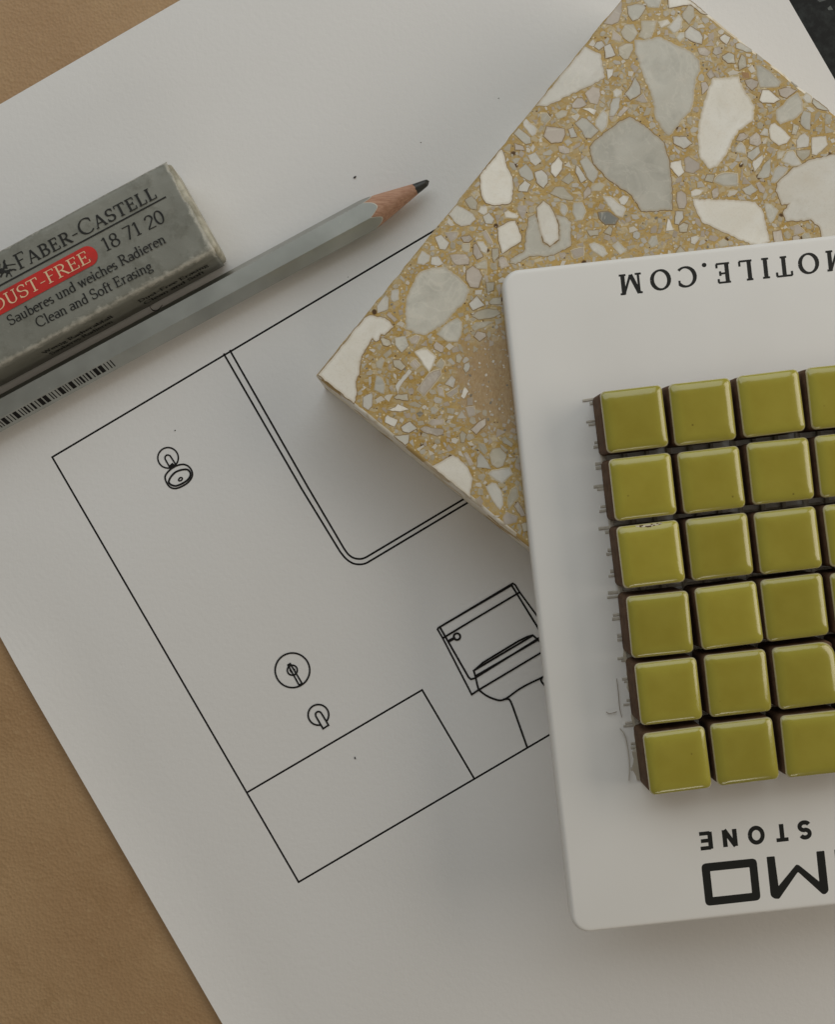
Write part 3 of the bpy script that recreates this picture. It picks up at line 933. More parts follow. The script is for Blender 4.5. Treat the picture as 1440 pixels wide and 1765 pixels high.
for rad0, rad1, count in ((11, 17, 60), (8.5, 13, 1500), (6, 8.5, 4000), (3.6, 6, 7000), (1.8, 3.4, 7000)):
    for _ in range(count):
        s_, t_ = rc.random(), rc.random()
        cx = TQ[0][0] + (TQ[1][0] - TQ[0][0]) * s_ + (TQ[3][0] - TQ[0][0]) * t_
        cy = TQ[0][1] + (TQ[1][1] - TQ[0][1]) * s_ + (TQ[3][1] - TQ[0][1]) * t_
        if not pip(cx, cy, IQ2): continue
        hidden = cx > 900 + (cy - 460) * 0.105 and cy > 470 - (cx - 890) * 0.105
        if hidden and rad0 < 7: continue
        if not hidden and rad0 > 10: continue
        if hidden and rc.random() < 0.8: continue
        if math.hypot(cx - 868, cy - 655) < 66 + 14 * noise.noise(Vector((cx * .05, cy * .05, 0))) and rad0 > 3: continue
        rr = rc.uniform(rad0, rad1)
        poly = clip([(cx + x, cy + y) for x, y in shard(rr, rc)], IQ2)
        if len(poly) < 3 or not free(poly, cx, cy, rr * 1.2): continue
        xs = [a[0] for a in poly]; ys = [a[1] for a in poly]
        k = rc.choice(KINDS) if rr > 3.6 else rc.choice('WWWBBBLPPK')
        placed.append((min(xs), max(xs), min(ys), max(ys), poly, k)); put(placed[-1])
# the 300 largest stones are parts of their own, the fines are one part
order = sorted(placed, key=lambda t: -abs(parea(t[4])))
inner = [t for t in traced if t[5] == 'W' and abs(t[0] - (840 + 615 / 7.2)) < 2]
for idx, tpl in enumerate(order[:300]):
    zt = 0.00003 + 0.00002 * rc.random()
    vs, fs, fm, rv = chip_mesh(tpl[4], zt, rc.choice((0.00005, 0.00009, 0.00014)))
    set_rim(mk('stone_chip', vs, fs, [STONE[tpl[5]], seam if rc.random() < 0.65 else seam_pale], tile, fm), rv)
gm = list('WLBPGKO'); gmats = [STONE[k] for k in gm] + [seam]
vv = []; ff = []; fmi = []; rvs = []
for tpl in order[300:]:
    vs, fs, fm, rv = chip_mesh(tpl[4], 0.00003, 0.00003, False); rvs += rv
    k = len(vv); vv += vs; ff += [tuple(i + k for i in f) for f in fs]
    fmi += [gm.index(tpl[5]) if m == 0 else 7 for m in fm]
fines = mk('fine_stone_chips', vv, ff, gmats, tile, fmi)
fines['kind'] = 'stuff'; set_rim(fines, rvs)
# small voids left in the cement
void = Mat('void_in_cement', lin(78, 52, 24), 0.8, 0.2)

# ------------------------------------------------------------------ mosaic sample board
BT = 0.0030
ZB0 = TH + 0.00012; ZB = ZB0 + BT
BA = math.radians(6.2)
EX = Vector((math.cos(BA), math.sin(BA), 0)); EY = Vector((math.sin(BA), -math.cos(BA), 0))    # board right / down, world
TL = P(863.8, 466.9, ZB)
kb = (D - ZB) / F
BW, BH = 0.098, 1151 * kb
def bp(x, y, z): return Vector((TL.x, TL.y, 0)) + EX * x + EY * y + Vector((0, 0, z))
board_white = Mat('white_lacquered_board', (0.76, 0.76, 0.74, 1), 0.38, 0.45)
_l = board_white.noise(28, 3)
board_white.color(board_white.mix(board_white.g(_l, 0.3, 0.7), (0.805, 0.795, 0.772, 1), (0.835, 0.828, 0.812, 1)))
_b = board_white.bump(_l, 0.0008, 0.12)
board_white.bump(board_white.noise(1500, 3), 0.00002, 0.3, _b)
board_white.roughness(board_white.noise(60, 5, 0.65, None, 1.5), 0.24, 0.52)

bc = bp(BW / 2, BH / 2, ZB0)
sample = thing('mosaic_sample_board', 'white sample board with glossy olive green mosaic squares and black upside down lettering', 'sample board', bc)
def rrect(w, h, rad, n=10):
    pts = []
    for cx, cy, a0 in ((w - rad, h - rad, 0), (rad, h - rad, 90), (rad, rad, 180), (w - rad, rad, 270)):
        for i in range(n + 1):
            a = math.radians(a0 + 90 * i / n); pts.append((cx + rad * math.cos(a), cy + rad * math.sin(a)))
    return pts
vv = []; ff = []
prof = [(0.0, 0.0002), (0.0002, 0.0), (BT - 0.0009, 0.0), (BT - 0.0005, 0.0001), (BT - 0.0002, 0.00032), (BT - 0.00005, 0.00062), (BT, 0.00095)]
RAD = 0.0034
M_ = 44
for z, ins in prof:
    for x, y in rrect(BW - 2 * ins, BH - 2 * ins, RAD - ins): vv.append(bp(x + ins, y + ins, ZB0 + z))
for r_ in range(len(prof) - 1):
    for i in range(M_):
        j = (i + 1) % M_; ff.append((r_ * M_ + j, r_ * M_ + i, (r_ + 1) * M_ + i, (r_ + 1) * M_ + j))
ff.append(tuple(range((len(prof) - 1) * M_, len(prof) * M_))[::-1]); ff.append(tuple(range(M_)))
bo = mk('board', vv, ff, board_white, sample, None, True)

# lettering on the board (printed upside down as the board lies)
def flip_basis(px, py, cap, ang=6.1, wx=1.0, z=ZB + 1.5e-5):
    """rotated half a turn; (px, py) is the glyph's centre in the photograph, cap height in pixels"""
    a = math.radians(ang); c = P(px, py, z); k = (D - z) / F
    ex = Vector((-math.cos(a), -math.sin(a), 0)); ey = Vector((math.sin(a), -math.cos(a), 0))
    return lambda x, y, dz: c + ex * (x * cap * k * wx) + ey * ((y - 0.5) * cap * k) + Vector((0, 0, dz))
vv = []; ff = []
def add_type(t):
    k = len(vv); vv.extend(t.v); ff.extend([tuple(i + k for i in f) for f in t.f])
t8 = zm(850, 390, 2.4407)
web = [('M', 580, 243), ('O', 705, 226), ('C', 816, 213), ('.', 893, 198), ('E', 970, 197), ('L', 1066, 186), ('I', 1148, 177), ('T', 1225, 170), ('O', 1328, 157), ('M', 1450, 143), ('E', 1560, 131), ('N', 1660, 121)]
for i, (ch, x, y) in enumerate(web):
    (px, py), = t8((x, y))
    ty = Type(flip_basis(px, py, 34.5, 6.1, 1.10), 0.19, 0.10); ty.k = i * 1e-6
    ty.glyph(ch, -GL[ch][0] / 2, 1.0); add_type(ty)
mk('website_lettering', vv, ff, ink_board, sample)

SANS = {'E': ['l 0 0 0 1', 'l 0 .93 .62 .93', 'l 0 .5 .56 .5', 'l 0 .07 .62 .07'], 'N': ['l .07 0 .07 1', 'l .07 1 .68 0', 'l .68 0 .68 1'],
        'O': ['a .42 .5 .38 .43 0 360'], 'T': ['l .36 0 .36 1', 'l 0 .92 .72 .92'], 'I': ['l .1 0 .1 1'], 'L': ['l .07 0 .07 1', 'l 0 .07 .6 .07'],
        'S': ['a .36 .715 .27 .225 25 270', 'a .36 .285 .29 .225 90 -155'], '+': ['l 0 .45 .6 .45', 'l .3 .15 .3 .75']}
SW = {'E': .62, 'N': .75, 'O': .84, 'T': .72, 'I': .2, 'L': .6, 'S': .72, '+': .6}
vv = []; ff = []
t7 = zm(940, 1360, 2.88)
for i, (ch, x, y) in enumerate([('E', 795, 256), ('N', 918, 242), ('O', 1049, 228), ('T', 1176, 215), ('S', 1290, 202), ('+', 1480, 186), ('E', 1650, 170), ('L', 1770, 158), ('I', 1860, 148), ('T', 1960, 138)]):
    (px, py), = t7((x, y))
    ty = Type(flip_basis(px, py, 29.5, 6.1, 0.98), 0.27, 0.27); ty.k = i * 1e-6
    for st in SANS[ch]:
        q = st.split(); a = [float(v) for v in q[1:]]; dx = -SW[ch] / 2
        if q[0] == 'l':
            hz = abs(a[1] - a[3]) < 1e-6; w = 0.225 if hz else 0.27
            ty.ribbon([(a[0] + dx, a[1]), (a[2] + dx, a[3])], [w, w])
        else:
            n = 30
            pts = [(a[0] + dx + a[2] * math.cos(math.radians(a[4] + (a[5] - a[4]) * j / n)), a[1] + a[3] * math.sin(math.radians(a[4] + (a[5] - a[4]) * j / n))) for j in range(n + 1)]
            ty.ribbon(pts, [0.25] * (n + 1))
    add_type(ty)
mk('tagline_lettering', vv, ff, ink_board, sample)

# big rounded logo letters, given as outlines in the photograph
def logo(name, rings_):
    vv = []; ff = []
    for outer, inner_ in rings_:
        if inner_ is None:
            k = len(vv); vv += [P(x, y, ZB + 1.5e-5) for x, y in outer]; ff.append(tuple(range(k, k + len(outer)))[::-1])
        else:
            n = len(outer); k = len(vv)
            vv += [P(x, y, ZB + 1.5e-5) for x, y in outer] + [P(x, y, ZB + 1.5e-5) for x, y in inner_]
            for i in range(n):
                j = (i + 1) % n; ff.append((k + j, k + i, k + n + i, k + n + j))
    return mk(name, vv, ff, ink_board, sample)
def rquad(q, rad, n=5):
    """rounded corners on a closed pixel polygon; rad may be a list"""
    out = []; m = len(q)
    for i in range(m):
        r0 = rad[i] if isinstance(rad, (list, tuple)) else rad
        p0 = Vector(q[i - 1]); p1 = Vector(q[i]); p2 = Vector(q[(i + 1) % m])
        a = p1 + (p0 - p1).normalized() * r0; b = p1 + (p2 - p1).normalized() * r0
        for j in range(n + 1):
            t = j / n; v = a * (1 - t) ** 2 + p1 * 2 * t * (1 - t) + b * t * t; out.append((v.x, v.y))
    return out
O_out = rquad(t7((775, 370), (1050, 342), (1072, 550), (798, 580)), 9)
O_in = rquad(t7((820, 407), (1015, 387), (1028, 514), (834, 535)), 1)
M_out = rquad(t7((1100, 336), (1140, 332), (1160, 480), (1248, 373), (1262, 377), (1362, 458), (1347, 309), (1387, 305), (1409, 505), (1392, 521), (1378, 520), (1256, 410), (1163, 544), (1140, 543), (1121, 530)),
              [1.5, 1.5, .5, 2, 2, .5, 1.5, 1.5, 4, 2, 2, 2, 2, 2, 4])
def shift(q, dx, dy): return [(x + dx / 2.88, y + dy / 2.88) for x, y in q]
E_q = t7((1437, 300), (1660, 277), (1682, 490), (1459, 515), (1455, 474), (1636, 455), (1632, 417), (1452, 436), (1448, 397), (1627, 378), (1622, 320), (1441, 340))
N_q = t7((1720, 271), (1760, 267), (1780, 460), (1930, 249), (1975, 245), (1996, 460), (1955, 464), (1940, 320), (1790, 480), (1741, 485))
logo('brand_lettering', [(O_out, O_in), (M_out, None), (rquad(E_q, 1), None), (rquad(N_q, 1), None)])

# mesh backing glued under the mosaic
ZC = ZB + 0.0085
meshm = Mat('grey_fibre_mesh', lin(150, 142, 128), 0.7, 0.3)
_n = meshm.noise(900, 3); meshm.color(meshm.mix(meshm.g(_n, 0.35, 0.7), lin(176, 170, 158), lin(204, 198, 186)))
rows = [[(1095.6, 722.4), (1212.9, 708.4), (1332.7, 695.0), (1451.5, 681.5)], [(1110.7, 838.4), (1228.9, 826.9), (1348.6, 812.5), (1467, 799)],
        [(1125.3, 956.6), (1242.9, 942.2), (1362, 932.3), (1481.5, 919)], [(1140.4, 1076), (1259.5, 1062.3), (1373.6, 1047.5), (1495, 1036)],
        [(1155, 1193.3), (1274.2, 1179.5), (1393.5, 1165.5), (1512, 1152)], [(1170, 1313), (1288, 1297.7), (1406.5, 1284), (1525.5, 1270)]]
for rr_ in rows: rr_.append((rr_[3][0] + 118.6, rr_[3][1] - 13.5))
def tw(px, py): return P(px, py, ZC)
g0 = tw(*rows[0][0]); gx = (tw(*rows[0][4]) - g0).normalized(); gy = (tw(*rows[5][0]) - g0).normalized()
span_x = (tw(*rows[0][4]) - g0).length; span_y = (tw(*rows[5][0]) - g0).length
vv = []; ff = []
rm = random.Random(8)
def strand(a, b, w, h, z0):
    d = (b - a); d.z = 0; d.normalize(); n = Vector((-d.y, d.x, 0)) * (w / 2)
    k = len(vv); m = 14
    for i in range(m + 1):
        p = a.lerp(b, i / m); p = Vector((p.x, p.y, 0)) + n.normalized() * rm.uniform(-.00012, .00012)
        ww = rm.uniform(0.8, 1.15)
        vv.extend([p - n * ww + Vector((0, 0, z0)), p - n * 0.6 * ww + Vector((0, 0, z0 + h)), p + n * 0.6 * ww + Vector((0, 0, z0 + h)), p + n * ww + Vector((0, 0, z0))])
    for i in range(m):
        for j in range(3): ff.append((k + 4 * i + j, k + 4 * i + 4 + j, k + 4 * i + 5 + j, k + 4 * i + 1 + j))
    ff.append((k, k + 1, k + 2, k + 3)); e = k + 4 * m; ff.append((e + 3, e + 2, e + 1, e))
y = -0.0048
while y < span_y + 0.0052:
    for o_ in (-0.00036, 0.00036):
        yy_ = y + o_ + rm.uniform(-.0001, .0001)
        strand(g0 + gy * yy_ - gx * (0.0068 + rm.uniform(-.0008, .0006)), g0 + gy * (yy_ + rm.uniform(-.0002, .0002)) + gx * (span_x + 0.0062), rm.uniform(0.00045, 0.0007), 0.00014, ZB + 0.00002)
    y += 0.00405
x = -0.0048
while x < span_x + 0.0052:
    strand(g0 + gx * x - gy * 0.0055, g0 + gx * x + gy * (span_y + 0.0055), 0.0011, 0.0003, ZB + 0.00016); x += 0.00405
me_o = mk('mesh_backing', vv, ff, meshm, sample); me_o['kind'] = 'stuff'
# dried adhesive film along the free edge of the backing
glue = Mat('dried_adhesive', lin(176, 168, 152), 0.35, 0.5)
vv = []; ff = []
edge = []
for i in range(40):
    t_ = 0.0405 + (span_y + 0.0049 - 0.0405) * i / 39
    wv = 0.0062 + 0.0006 * noise.noise(Vector((i * 0.35, 2.0, 0))) + (0.0008 if i > 30 else 0) - 0.0006
    edge.append((t_, wv))
for t_, wv in edge:
    a = g0 + gy * t_ - gx * wv; b = g0 + gy * t_ - gx * 0.0052
    vv += [Vector((a.x, a.y, ZB + 0.00002)), Vector((a.x, a.y, ZB + 0.00022)), Vector((b.x, b.y, ZB + 0.00058))]
for i in range(len(edge) - 1):
    k = 3 * i; ff += [(k, k + 3, k + 4, k + 1), (k + 1, k + 4, k + 5, k + 2)]
mk('adhesive_film', vv, ff, glue, sample)
# loose glass fibres
def fibre(pts, rad, mat, name, parent):
    vv = []; ff = []
    q = [Vector(p) for p in pts]
    for i, p in enumerate(q):
        d = (q[min(i + 1, len(q) - 1)] - q[max(i - 1, 0)]).normalized(); n = Vector((-d.y, d.x, 0)).normalized()
        for k in range(5):
            a = k * 1.2566; vv.append(p + n * rad * math.cos(a) + Vector((0, 0, rad * math.sin(a))))
    for i in range(len(q) - 1):
        for k in range(5): ff.append((5 * i + k, 5 * i + (k + 1) % 5, 5 * i + 5 + (k + 1) % 5, 5 * i + 5 + k))
    return mk(name, vv, ff, mat, parent, None, True)
fib = Mat('dark_fibre', lin(136, 120, 100), 0.6, 0.3)
t6 = zm(980, 1000, 3.1304)
zf = ZB + 0.0003
fibre([P(x, y, zf) for x, y in smooth(t6((205, 710), (218, 718), (240, 716), (262, 708)), False)], 0.00006, fib, 'loose_fibre', sample)
fibre([P(x, y, zf + 0.0002) for x, y in smooth(t6((262, 530), (272, 620), (278, 690), (290, 740)), False)], 0.00006, fib, 'loose_fibre', sample)
fibre([P(x, y, zf + 0.0003) for x, y in smooth(t6((280, 800), (310, 850), (330, 980), (328, 1080)), False)], 0.00011, meshm, 'loose_fibre', sample)

# mosaic squares
clay = Mat('brown_clay_body', lin(98, 74, 56), 0.75, 0.25)
_n = clay.noise(500, 4); clay.color(clay.mix(clay.g(_n, 0.3, 0.75), lin(84, 62, 46), lin(112, 86, 64)))
clay.bump(clay.noise(1600, 3), 0.00006, 0.6)
chip_pale = Mat('bare_ceramic', lin(206, 198, 178), 0.8, 0.2)
olive = Mat('olive_glaze', lin(150, 132, 40), 0.22, 0.5, 0.9)
_oi = olive.n('ShaderNodeObjectInfo')
_ad = olive.n('ShaderNodeVectorMath', operation='ADD'); olive.link(olive.tc.outputs['Object'], _ad.inputs[0]); olive.link(_oi.outputs['Random'], _ad.inputs[1])
_n = olive.noise(160, 4, 0.5, _ad.outputs[0]); _n2 = olive.noise(1300, 3, 0.6, _ad.outputs[0])
_s = olive.sep()
_mx = olive.math('MAXIMUM', olive.math('ABSOLUTE', _s[0]), olive.math('ABSOLUTE', _s[1]))
_mx = olive.math('ADD', _mx, olive.math('MULTIPLY', olive.math('SUBTRACT', _n, 0.5), 0.0016))
_c = olive.mix(olive.g(_n, 0.3, 0.7), lin(156, 144, 48), lin(164, 153, 58))
_edge = olive.n('ShaderNodeMapRange'); _edge.interpolation_type = 'SMOOTHSTEP'; _edge.inputs[1].default_value = 0.0028; _edge.inputs[2].default_value = 0.0056
olive.link(_mx, _edge.inputs[0])
_c = olive.mix(_edge.outputs[0], _c, lin(168, 160, 60))
_zr = olive.n('ShaderNodeMapRange'); _zr.inputs[1].default_value = 0.00765; _zr.inputs[2].default_value = 0.00800; olive.link(_s[2], _zr.inputs[0])
_zj = olive.math('MINIMUM', olive.math('MAXIMUM', olive.math('ADD', olive.math('MULTIPLY', _zr.outputs[0], 1.6), olive.math('MULTIPLY', olive.math('SUBTRACT', _n2, 0.5), 0.7)), 0.0), 1.0)
_c = olive.mix(_zj, lin(206, 198, 160), _c)
_hs = olive.n('ShaderNodeHueSaturation'); olive.link(_c, _hs.inputs['Color'])
_mr = olive.n('ShaderNodeMapRange'); _mr.inputs[3].default_value = 0.90; _mr.inputs[4].default_value = 1.08
olive.link(_oi.outputs['Random'], _mr.inputs[0]); olive.link(_mr.outputs[0], _hs.inputs['Value'])
_ph = olive.voro(420, 'F1', _ad.outputs[0]); _phc = olive.voro(420, 'F1', _ad.outputs[0], 'Color')
_phs = olive.n('ShaderNodeSeparateColor'); olive.link(_phc, _phs.inputs[0])
_pin = olive.math('MULTIPLY', olive.g(_phs.outputs[0], 0.90, 0.92), olive.ramp(_ph, [(0.05, (1, 1, 1, 1)), (0.10, (0, 0, 0, 1))]))
olive.color(olive.mix(olive.math('MULTIPLY', _pin, 0.6), _hs.outputs[0], lin(84, 66, 20)))
olive.bump(_n, 0.0006, 0.22)

def sq_ring(h, rad, z, n=6, cut=None):
    pts = []
    for qi, (sx, sy, a0) in enumerate(((1, 1, 0), (-1, 1, 90), (-1, -1, 180), (1, -1, 270))):
        rd = rad if cut is None or qi != cut else rad + 0.0016
        for i in range(n + 1):
            a = math.radians(a0 + 90 * i / n); pts.append(Vector((sx * (h - rd) + rd * math.cos(a), sy * (h - rd) + rd * math.sin(a), z)))
    return pts
def lathe_sq(profile, cap_bottom, cut=None):
    vs = []; fs = []; m = 28
    for h, rad, z in profile: vs += sq_ring(h, rad, z, 6, cut)
    for r_ in range(len(profile) - 1):
        for i in range(m):
            j = (i + 1) % m; fs.append((r_ * m + i, r_ * m + j, r_ * m + m + j, r_ * m + m + i))
    fs.append(tuple(range((len(profile) - 1) * m, len(profile) * m)))
    if cap_bottom: fs.append(tuple(range(m))[::-1])
    return vs, fs
def lmesh(name, vs, fs, mat):
    me = bpy.data.meshes.new(name); me.from_pydata([tuple(v) for v in vs], [], fs); me.materials.append(mat.m)
    me.polygons.foreach_set('use_smooth', [True] * len(me.polygons)); me.update(); return me
body_p = [(0.00555, 0.0009, 0.0), (0.00562, 0.0009, 0.0006), (0.00556, 0.0008, 0.0050), (0.00546, 0.0008, 0.0070)]
def glaze_p(k): return [(0.00530, 0.0007, 0.0069), (0.00555, 0.0008, 0.0072), (0.00560, 0.0009, 0.0074), (0.00552, 0.0010, 0.0077), (0.00532, 0.0011, 0.00795), (0.00500, 0.0012, 0.00816),
                        (0.00455, 0.0012, 0.00832 + k), (0.00390, 0.0012, 0.00842 + k), (0.0029, 0.0010, 0.00849 + 1.2 * k), (0.0014, 0.0006, 0.00852 + 1.4 * k)]
body_me = lmesh('tile_body', *lathe_sq(body_p, True), clay)
glaze_me = [lmesh('tile_glaze', *lathe_sq(glaze_p(k), True), olive) for k in (0.0, 0.00004, 0.00008)]
glaze_cut = lmesh('tile_glaze', *lathe_sq(glaze_p(0.00003), True, 0), olive)
rt = random.Random(21)
for ri, row in enumerate(rows):
    for ci, (px, py) in enumerate(row):
        c = tw(px, py)
        # the top shows at the traced pixel, the base stands plumb below it on the mesh
        b = bpy.data.objects.new('mosaic_tile', body_me); COL.objects.link(b); b.parent = sample
        b.location = Vector((c.x, c.y, ZB + 0.0001)) - wloc(sample)
        b.rotation_euler = (math.radians(rt.uniform(-.9, .9)), math.radians(rt.uniform(-.9, .9)), math.radians(6.6 + rt.uniform(-.8, .8)))
        gme = glaze_cut if (ri, ci) == (4, 2) else rt.choice(glaze_me)
        g_ = bpy.data.objects.new('glaze', gme); COL.objects.link(g_); g_.parent = b
        if (ri, ci) == (2, 0):                 # a chip knocked out of this tile's glaze edge
            cv = []; cf = []; cm = []
            xs_ = [-0.0022 + 0.0048 * k / 14 for k in range(15)]
            for k, x_ in enumerate(xs_):
                w_ = 0.00022 + 0.00016 * noise.noise(Vector((k * 0.9, 0.3, 0))); t_ = min(1, min(k, 14 - k) / 3)
                y1_ = 0.00540; y0_ = y1_ - (0.00012 + w_ * 1.3 * t_)
                zz_ = lambda yy: 0.00795 + (0.00532 - yy) * 0.66 + 0.00004 if yy < 0.00532 else 0.00795 - (yy - 0.00532) * 1.25 + 0.00004
                cv += [(x_, y0_, zz_(y0_)), (x_, (y0_ + y1_) / 2, zz_((y0_ + y1_) / 2)), (x_, y1_, zz_(y1_))]
            for k in range(14):
                for q_ in (0, 1): cf.append((3 * k + q_, 3 * k + 3 + q_, 3 * k + 4 + q_, 3 * k + 1 + q_)); cm.append(1 if noise.noise(Vector((k * 1.7, q_ * 3.1, 2))) > 0.05 else 0)
            cme = bpy.data.meshes.new('glaze_chip'); cme.from_pydata(cv, [], [f[::-1] for f in cf])
            for mm_ in (chip_pale, clay): cme.materials.append(mm_.m)
            cme.polygons.foreach_set('material_index', cm); cme.update()
            co = bpy.data.objects.new('glaze_chip', cme); COL.objects.link(co); co.parent = b
# ------------------------------------------------------------------ pencil
lacq = Mat('silver_green_lacquer', lin(150, 152, 142), 0.34, 0.5)
_n = lacq.noise(120, 3); lacq.color(lacq.mix(lacq.g(_n, 0.3, 0.7), lin(156, 157, 151), lin(172, 173, 167)))
_nk = lacq.noise(1300, 3, 0.6)
lacq.color(lacq.mix(lacq.math('MULTIPLY', lacq.g(_nk, 0.69, 0.74), lacq.g(_n, 0.45, 0.6)), lacq.mix(lacq.g(_n, 0.3, 0.7), lin(156, 157, 151), lin(172, 173, 167)), lin(206, 204, 192)))
lacq.b.inputs['Metallic'].default_value = 0.9
lacq.bump(lacq.noise(300, 3), 0.00002, 0.12); lacq.roughness(lacq.noise(250, 4), 0.26, 0.33)
wood = Mat('cedar_wood', lin(190, 136, 104), 0.7, 0.25)
_m = wood.n('ShaderNodeMapping'); _m.inputs['Rotation'].default_value = (0, 0, -math.radians(28.4)); _m.inputs['Scale'].default_value = (0.12, 1, 1)
wood.link(wood.tc.outputs['Object'], _m.inputs['Vector'])
_n = wood.noise(2600, 4, 0.6, _m.outputs[0]); wood.color(wood.mix(wood.g(_n, 0.32, 0.7), lin(168, 126, 102), lin(200, 160, 136)))
wood.bump(_n, 0.00008, 0.5)
lead = Mat('graphite', lin(58, 58, 56), 0.34, 0.5); lead.b.inputs['Metallic'].default_value = 0.4
primer = Mat('pale_lacquer_edge', lin(206, 204, 192), 0.5, 0.3)

RC = 0.00342; AP = RC * math.cos(math.pi / 6)
tip = P(738, 314.5, AP); ANG = math.radians(28.35)
AX = Vector((-math.cos(ANG), -math.sin(ANG), 0))                      # from the tip back along the pencil
QN = Vector((math.sin(ANG), -math.cos(ANG), 0))                       # towards the lower right of the picture
pencil = thing('pencil', 'silver grey hexagonal pencil with sharpened cedar cone and blunt graphite tip', 'pencil', Vector((tip.x, tip.y, 0)) + AX * 0.08)
def hexr(a):
    t_ = (a % (math.pi / 3)) - math.pi / 6
    return AP / math.cos(t_)
NA = 72; TA = 0.205
apex = -0.0026                                                        # where the cone's lines would meet, ahead of the blunt tip
angs = [2 * math.pi * i / NA for i in range(NA)]                      # angle measured in (QN, up), corners on 0, 60, ...
def pp(s, q, z): return Vector((tip.x, tip.y, AP)) + AX * s + QN * q + Vector((0, 0, z))
def s_cut(a, i): return apex + hexr(a) / TA + 0.00018 * noise.noise(Vector((math.cos(a) * 4, math.sin(a) * 4, 1.0)))
vv = []; ff = []
Lp = 0.172
rw = [lambda a, i: (s_cut(a, i) + 0.00001, hexr(a) * 0.985), lambda a, i: (s_cut(a, i) + 0.00025, hexr(a)), lambda a, i: (0.03, hexr(a)), lambda a, i: (0.09, hexr(a)), lambda a, i: (Lp - 0.0004, hexr(a)), lambda a, i: (Lp, hexr(a) - 0.0004)]
fm = []
for fn in rw:
    for i, a in enumerate(angs):
        s_, rr = fn(a, i); vv.append(pp(s_, rr * math.cos(a), rr * math.sin(a)))
for k in range(len(rw) - 1):
    for i in range(NA):
        j = (i + 1) % NA; ff.append((k * NA + i, k * NA + NA + i, k * NA + NA + j, k * NA + j)); fm.append(1 if k == 0 else 0)
ff.append(tuple((len(rw) - 1) * NA + i for i in range(NA))); fm.append(0)
mk('lacquered_barrel', vv, ff, [lacq, primer], pencil, fm)
vv = []; ff = []
SL = 0.0031
ringsw = 7
for k in range(ringsw):
    for i, a in enumerate(angs):
        s1 = s_cut(a, i) + 0.0002; t_ = k / (ringsw - 1); s0 = SL + 0.00035 * noise.noise(Vector((math.cos(a) * 2.3, math.sin(a) * 2.3, 9.0)))
        s_ = s1 + (s0 - s1) * t_; rr = (s_ - apex) * TA
        if k == 0: rr = hexr(a) * 0.985
        vv.append(pp(s_, rr * math.cos(a), rr * math.sin(a)))
for k in range(ringsw - 1):
    for i in range(NA):
        j = (i + 1) % NA; ff.append((k * NA + j, k * NA + NA + j, k * NA + NA + i, k * NA + i))
mk('wood_cone', vv, ff, wood, pencil, None, True)
vv = []; ff = []
prof_l = [(SL + 0.0004, 1.01), (SL - 0.0004, 1.0), (0.0018, 1.06), (0.0010, 1.10), (0.0005, 1.08), (0.0002, 0.92), (0.00005, 0.66), (0.0, 0.30)]
for s_, f_ in prof_l:
    for i, a in enumerate(angs):
        rr = (max(s_, 0.0006) - apex) * TA * f_ * 0.99
        vv.append(pp(s_ + (0.00035 * math.sin(a + 0.7) if s_ < 0.0015 else 0), rr * math.cos(a), rr * math.sin(a)))
for k in range(len(prof_l) - 1):
    for i in range(NA):
        j = (i + 1) % NA; ff.append((k * NA + j, k * NA + NA + j, k * NA + NA + i, k * NA + i))
ff.append(tuple((len(prof_l) - 1) * NA + i for i in range(NA)))
mk('graphite_tip', vv, ff, lead, pencil, None, True)
# bar code printed on the facet that faces the lower right
fq0, fz0, fq1, fz1 = RC / 2, AP, RC, 0.0
fn_q, fn_z = math.cos(math.radians(30)), math.sin(math.radians(30))
def facet(s, t_, lift=2e-5): return pp(s, fq0 + (fq1 - fq0) * t_ + fn_q * lift, fz0 + (fz1 - fz0) * t_ + fn_z * lift)
vv = []; ff = []
rb = random.Random(17)
s_ = (738 - 190) / math.cos(ANG) * ((D - AP) / F)
bars = [0.25, 0.25, 0.25, 0.9, 0.9, 0.25, 0.5, 0.25, 0.5, 0.25, 0.25, 0.9, 0.25, 0.25, 0.9]
gaps = [0.45, 0.5, 0.35, 0.3, 0.35, 0.5, 0.35, 0.45, 0.35, 0.35]
s_end = s_ + 0.036; k_ = 0
while s_ < s_end:
    w = bars[k_ % len(bars)] * MM; k = len(vv)
    vv += [facet(s_, 0.10), facet(s_ + w, 0.10), facet(s_ + w, 0.74), facet(s_, 0.74)]; ff.append((k, k + 1, k + 2, k + 3))
    s_ += w + gaps[k_ % len(gaps)] * MM * rb.uniform(0.8, 1.2); k_ += 1
mk('barcode_print', vv, ff, ink, pencil)
# small scuff printed on the upper facet
vv = []; ff = []
c_ = [(258, 528), (262, 534), (268, 536), (274, 533), (280, 526)]
for i, (x, y) in enumerate(smooth(c_, False, 4)):
    p = P(x, y, 2 * AP + 3e-5); w = 0.00012
    vv += [p + Vector((0, w, 0)), p - Vector((0, w, 0))]
for i in range(len(vv) // 2 - 1): ff.append((2 * i, 2 * i + 1, 2 * i + 3, 2 * i + 2))
mk('scuff_mark', vv, ff, ink, pencil)

